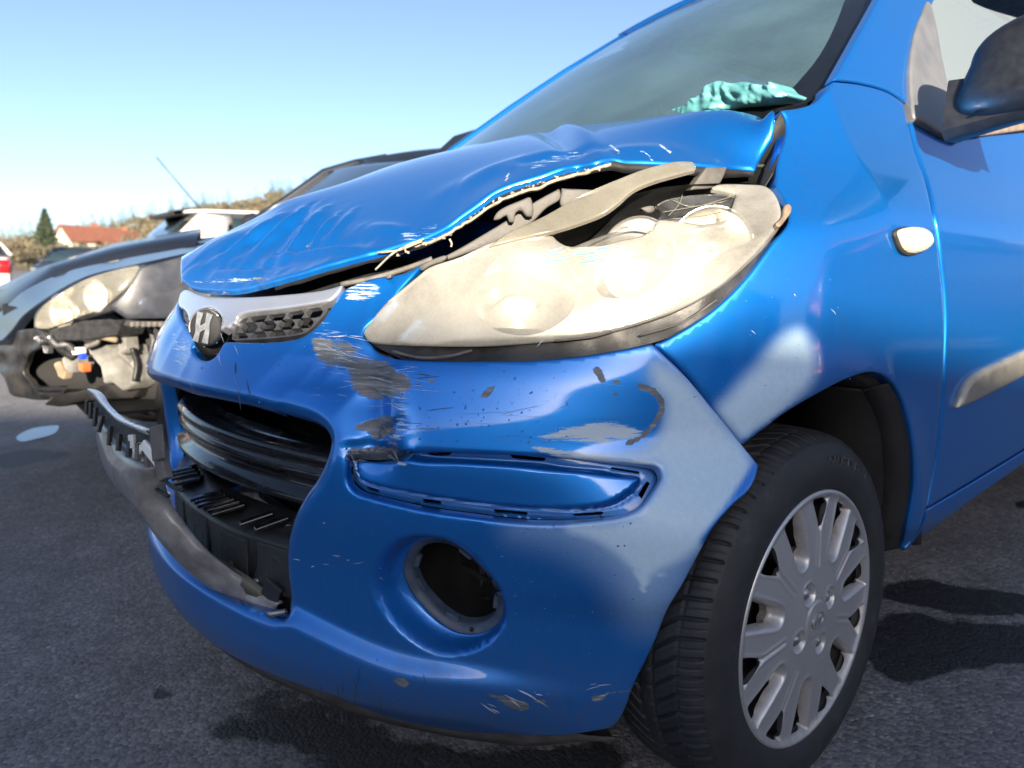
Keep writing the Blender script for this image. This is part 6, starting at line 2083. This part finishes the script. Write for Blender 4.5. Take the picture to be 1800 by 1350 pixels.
wm = ramp(nt, wm, [(.40, (0, 0, 0)), (.60, (1, 1, 1))]).outputs[0]
wm = mathn(nt, 'MULTIPLY', wm, mathn(nt, 'MINIMUM', mathn(nt, 'MULTIPLY', wet, 6.0), 1.0))
mul3 = nd(nt, 'ShaderNodeMix', data_type='RGBA', blend_type='MULTIPLY')
nt.links.new(wm, mul3.inputs[0])
nt.links.new(mul2.outputs[2], mul3.inputs[6])
mul3.inputs[7].default_value = (.16, .16, .17, 1)
nt.links.new(mul3.outputs[2], bs.inputs['Base Color'])
nt.links.new(mixf(nt, wm, .85, .6), bs.inputs['Roughness'])
hb = mathn(nt, 'ADD', mathn(nt, 'MULTIPLY', vor.outputs['Distance'], -.8), mathn(nt, 'MULTIPLY', n2.outputs[0], .8))
bump(nt, bs, hb, .6, .005)
M_ASPH = m
def grid_xy(x0, x1, nx, y0, y1, ny):
    X, Y = np.meshgrid(np.linspace(x0, x1, nx), np.linspace(y0, y1, ny))
    return X, Y
xs = np.concatenate([[-900, -300, -120, -60, -30, -18, -12, -8, -6, -5], np.linspace(-4, 3, 240), [3.5, 4.5, 6, 9, 14, 25, 60, 200, 900]])
ys = np.concatenate([[-900, -200, -60, -25, -14, -9, -6, -4.5, -3.6], np.linspace(-3, 4.5, 250), [5, 5.6, 6.5, 7.5, 9, 11, 14, 18, 30, 80, 300, 900]])
X, Y = np.meshgrid(xs, ys)
Z = gz(Y) + .0012 * vnoise(X, Y, 3, 1) * (np.abs(X) < 4)
pxy = proj(np.stack([X.ravel(), Y.ravel(), Z.ravel()], 1))
w = mx(mask_poly(pxy, [(1540, 1050), (1590, 1020), (1680, 1030), (1800, 1045), (1850, 1060), (1800, 1075), (1720, 1085), (1640, 1075), (1570, 1055)], 14), mask_poly(pxy, [(1530, 1090), (1600, 1075), (1700, 1090), (1800, 1105), (1900, 1130), (1850, 1160), (1760, 1172), (1680, 1180), (1600, 1200), (1540, 1180), (1520, 1130)], 16),
       mask_poly(pxy, [(410, 1230), (480, 1195), (560, 1215), (700, 1280), (900, 1320), (1100, 1310), (1120, 1400), (700, 1400), (480, 1330), (380, 1290)], 40) * .8, mask_poly(pxy, [(258, 1218), (275, 1210), (290, 1218), (276, 1228)], 5), mask_poly(pxy, [(1020, 1330), (1060, 1322), (1090, 1335), (1060, 1350)], 10) * .8,
       mask_poly(pxy, [(0, 800), (80, 790), (130, 800), (60, 815), (0, 822)], 8) * .8, mask_poly(pxy, [(1770, 885), (1800, 880), (1830, 890), (1800, 895)], 5))
w = np.where((pxy[:, 0] < -400) | (pxy[:, 0] > 2300), 0, w)
cam_fwd = -RC[:, 2]
w = np.where((np.stack([X.ravel(), Y.ravel(), Z.ravel()], 1) - CAM) @ cam_fwd > .2, w, 0)
faces = []
ny, nx = X.shape
idx = np.arange(nx * ny).reshape(ny, nx)
V = np.stack([X.ravel(), Y.ravel(), Z.ravel()], 1)
faces = np.stack([idx[:-1, :-1], idx[:-1, 1:], idx[1:, 1:], idx[1:, :-1]], -1).reshape(-1, 4).tolist()
ground = mesh_obj('asphalt_yard', V, faces, M_ASPH, None, True, dict(wet=w))
ground['kind'] = 'structure'
m, nt, bs = new_mat('shallow_water')
bs.inputs['Base Color'].default_value = (.03, .03, .033, 1)
bs.inputs['Roughness'].default_value = .06
bs.inputs['Specular IOR Level'].default_value = .6
n1 = noise(nt, 6, 3)
bump(nt, bs, n1.outputs[0], .03, .01)
M_WATER = m
for nm, pl, lab in [('puddle', [(28, 764), (50, 753), (80, 750), (104, 752), (98, 762), (65, 769), (35, 771)], 'small bright puddle on the asphalt in front of the black car')]:
    q = np.array([hz(tuple(p), float(gz(.1)) + .004) for p in spline(pl, True, 5)])
    q[:, 2] = gz(q[:, 1]) + .004
    mb = MB()
    mb.add(np.vstack([q, q - [0, 0, .008]]), [tuple(range(len(q)))] + [(i, (i + 1) % len(q), len(q) + (i + 1) % len(q), len(q) + i) for i in range(len(q))])
    tag(mb.build(nm, M_WATER, None, False), lab, 'puddle')
# loose grit
mb = MB()
for k in range(520):
    u, v = rng.uniform(0, 1800), rng.uniform(760, 1345)
    p = hz((u, v), GZ)
    p = hz((u, v), float(gz(p[1])))
    if p[0] > -.2 and p[0] < .9 and p[1] > .1 and p[1] < 3: continue
    r = .0012 + .0035 * rng.random() ** 3
    q = rng.normal(0, 1, (4, 3))
    q = q / np.linalg.norm(q, axis=1)[:, None] * r
    mb.add(p + q + [0, 0, r * .5], [(0, 1, 2), (0, 3, 1), (1, 3, 2), (2, 3, 0)])
grit = mb.build('grit', mat_simple('pale_grit', (.34, .33, .31), .8, 0, 0, 400, .5), None, False)
tag(grit, 'scattered pale grit lying on the asphalt', 'grit', None, 'stuff')
# unseen garage row, added behind the camera to throw shade over the yard
T2 = SUN_TRAVEL[:2]
SH_A = np.array([.42, .16])
SH_D, SH_Z = 12.0, SHADE_Z
rh = SH_Z + SH_D * math.tan(math.radians(SUN_EL))
ctr = SH_A - T2 * SH_D
nv = np.array([-T2[1], T2[0]])
gar = thing('shade_garage_row', 'low rendered garage row added unseen behind the camera to shade the yard', 'garage', (ctr[0] - T2[0] * 3, ctr[1] - T2[1] * 3, GZ))
def gq(u, v, z): return np.array([ctr[0] + nv[0] * u - T2[0] * v, ctr[1] + nv[1] * u - T2[1] * v, z])
mb = MB()
for v in (0, 6): mb.grid([[gq(u, v, z) for u in np.linspace(-22, 22, 12)] for z in (GZ - .6, rh - .25)])
for u in (-22, 22): mb.grid([[gq(u, v, z) for v in (0, 6)] for z in (GZ - .6, rh - .25)])
mb.build('wall', mat_simple('pale_pink_render', (.50, .40, .36), .9, 0, 0, 2, .15), gar, False)
mb = MB()
mb.grid([[gq(u, v, rh - .25 + dz) for u in (-22.2, 22.2)] for v, dz in [(-.3, 0), (-.3, .25), (6.3, .25), (6.3, 0), (-.3, 0)]])
mb.build('roof', M_GREYP, gar, False)
for k in range(9):
    mb = MB()
    u0 = -20 + k * 4.6
    for j in range(5): mb.grid([[gq(u, -.03 + .02 * (q % 2), GZ + .05 + j * .42 + q * .40) for u in (u0, u0 + 2.6)] for q in (0, 1)])
    mb.build('garage_door', M_GREYL, gar, False, thick=.02)
# two unseen cars, added out of frame right for reflections in the door
build_car('unseen_red_hatchback', 'red hatchback added unseen out of frame for its faint reflection in the blue door', (3.3, 5.2, float(gz(5.2))), math.radians(8), 3.8, 1.68, 1.48, paint('red_car_paint', (.42, .02, .03), .1))
build_car('unseen_white_car', 'tall white car added unseen beyond the red one for its reflection', (3.5, 9.6, float(gz(9.6))), math.radians(5), 4.2, 1.8, 1.75, M_WHITE)

# ------------------------------------------------------------------ small wear on the skin
M_SCR = mat_simple('pale_scratch', (.45, .55, .66), .6, 0, 0, 300, .3)
M_SCRD = mat_simple('dark_scratch', (.03, .05, .10), .6, 0, 0, 300, .3)
FOGH = proj(wrap(FOG_RING[:, 0], FOG_RING[:, 1]))
def scratches(name, surf, spots, mat, parent):
    lines, wds = [], []
    for (x0, y0, x1, y1, ang, L, n, wd) in spots:
        for k in range(n):
            u, v = rng.uniform(x0, x1), rng.uniform(y0, y1)
            a = math.radians(ang + rng.normal(0, 9))
            l = L * rng.uniform(.3, 1.3)
            lines.append(spline([(u, v), (u + .5 * l * math.cos(a) + rng.normal(0, .6), v + .5 * l * math.sin(a) + rng.normal(0, .6)), (u + l * math.cos(a), v + l * math.sin(a))], False, 2))
            wds.append(wd * rng.uniform(.5, 1.3))
    ab = surf.un(np.vstack(lines))
    Pa, Na = surf.fn(ab[:, 0], ab[:, 1]), surf.normal(ab[:, 0], ab[:, 1])
    mb = MB()
    i = 0
    for c, wd in zip(lines, wds):
        P, N = Pa[i:i + len(c)], Na[i:i + len(c)]
        i += len(c)
        T = np.gradient(P, axis=0)
        S_ = np.cross(N, T)
        S_ /= np.maximum(np.linalg.norm(S_, axis=1), 1e-9)[:, None]
        w = wd * np.sin(np.linspace(.15, math.pi - .15, len(P)))[:, None]
        if np.abs(np.diff(P, axis=0)).max() > .05 or inside(np.atleast_2d(c), FOGH).any(): continue
        mb.strip(P + N * .0006 - S_ * w, P + N * .0006 + S_ * w)
    mb.build(name, mat, parent, False)['kind'] = 'stuff'
scratches('scratches', WR, [(590, 640, 730, 720, 8, 60, 20, .0003), (560, 590, 640, 640, 15, 40, 16, .0004), (700, 650, 1050, 760, 6, 60, 5, .0002), (840, 1200, 980, 1260, 30, 36, 9, .0009), (1030, 1200, 1062, 1235, -12, 26, 5, .0005), (600, 960, 1000, 1240, 20, 10, 8, .0003), (300, 560, 420, 680, 70, 26, 8, .0003), (500, 900, 640, 1000, 0, 18, 8, .0004), (900, 610, 960, 650, -35, 30, 1, .0005)], M_SCR, bumper)
scratches('dark_scratches', WR, [(640, 640, 760, 800, 5, 40, 18, .0005), (720, 700, 1080, 780, 4, 90, 10, .0002), (405, 620, 440, 690, 88, 40, 3, .0010), (560, 1160, 760, 1260, 85, 50, 12, .0010)], M_SCRD, bumper)
scratches('scratches', WR, [(1300, 500, 1460, 620, 40, 16, 3, .0003)], M_SCR, fender)
m, nt, bs = new_mat('water_drop')
bs.inputs['Base Color'].default_value = (.9, .95, 1, 1)
bs.inputs['Roughness'].default_value = .03
bs.inputs['Transmission Weight'].default_value = 1.0
bs.inputs['IOR'].default_value = 1.33
M_DROP = m
INTH = np.array([(277, 672), (430, 712), (545, 742), (571, 772), (550, 840), (495, 960), (500, 1057), (482, 1087), (367, 1030), (280, 920), (250, 750)], float)
def drops(surf, regions, parent):
    mb = MB()
    for (x0, y0, x1, y1, n) in regions:
        c = np.stack([rng.uniform(x0, x1, n), rng.uniform(y0, y1, n)], 1)
        ab = surf.un(c)
        P = surf.fn(ab[:, 0], ab[:, 1])
        N = surf.normal(ab[:, 0], ab[:, 1])
        hole = inside(c, FOGH) | inside(c, INTH)
        P, N = P[~hole], N[~hole]
        for p, nn in zip(P, N):
            r = .0005 + .0012 * rng.random() ** 3
            mb.lathe([(r, -.0002), (r * .95, r * .25), (r * .6, r * .5), (.00005, r * .6)], p, nn, 8)
    mb.build('water_drops', M_BLUE, parent, True)['kind'] = 'stuff'
drops(WR, [(690, 640, 1000, 780, 150), (860, 920, 1120, 1080, 60), (600, 880, 1100, 1230, 120), (340, 600, 600, 720, 60)], bumper)
drops(WR, [(1220, 480, 1500, 700, 70)], fender)
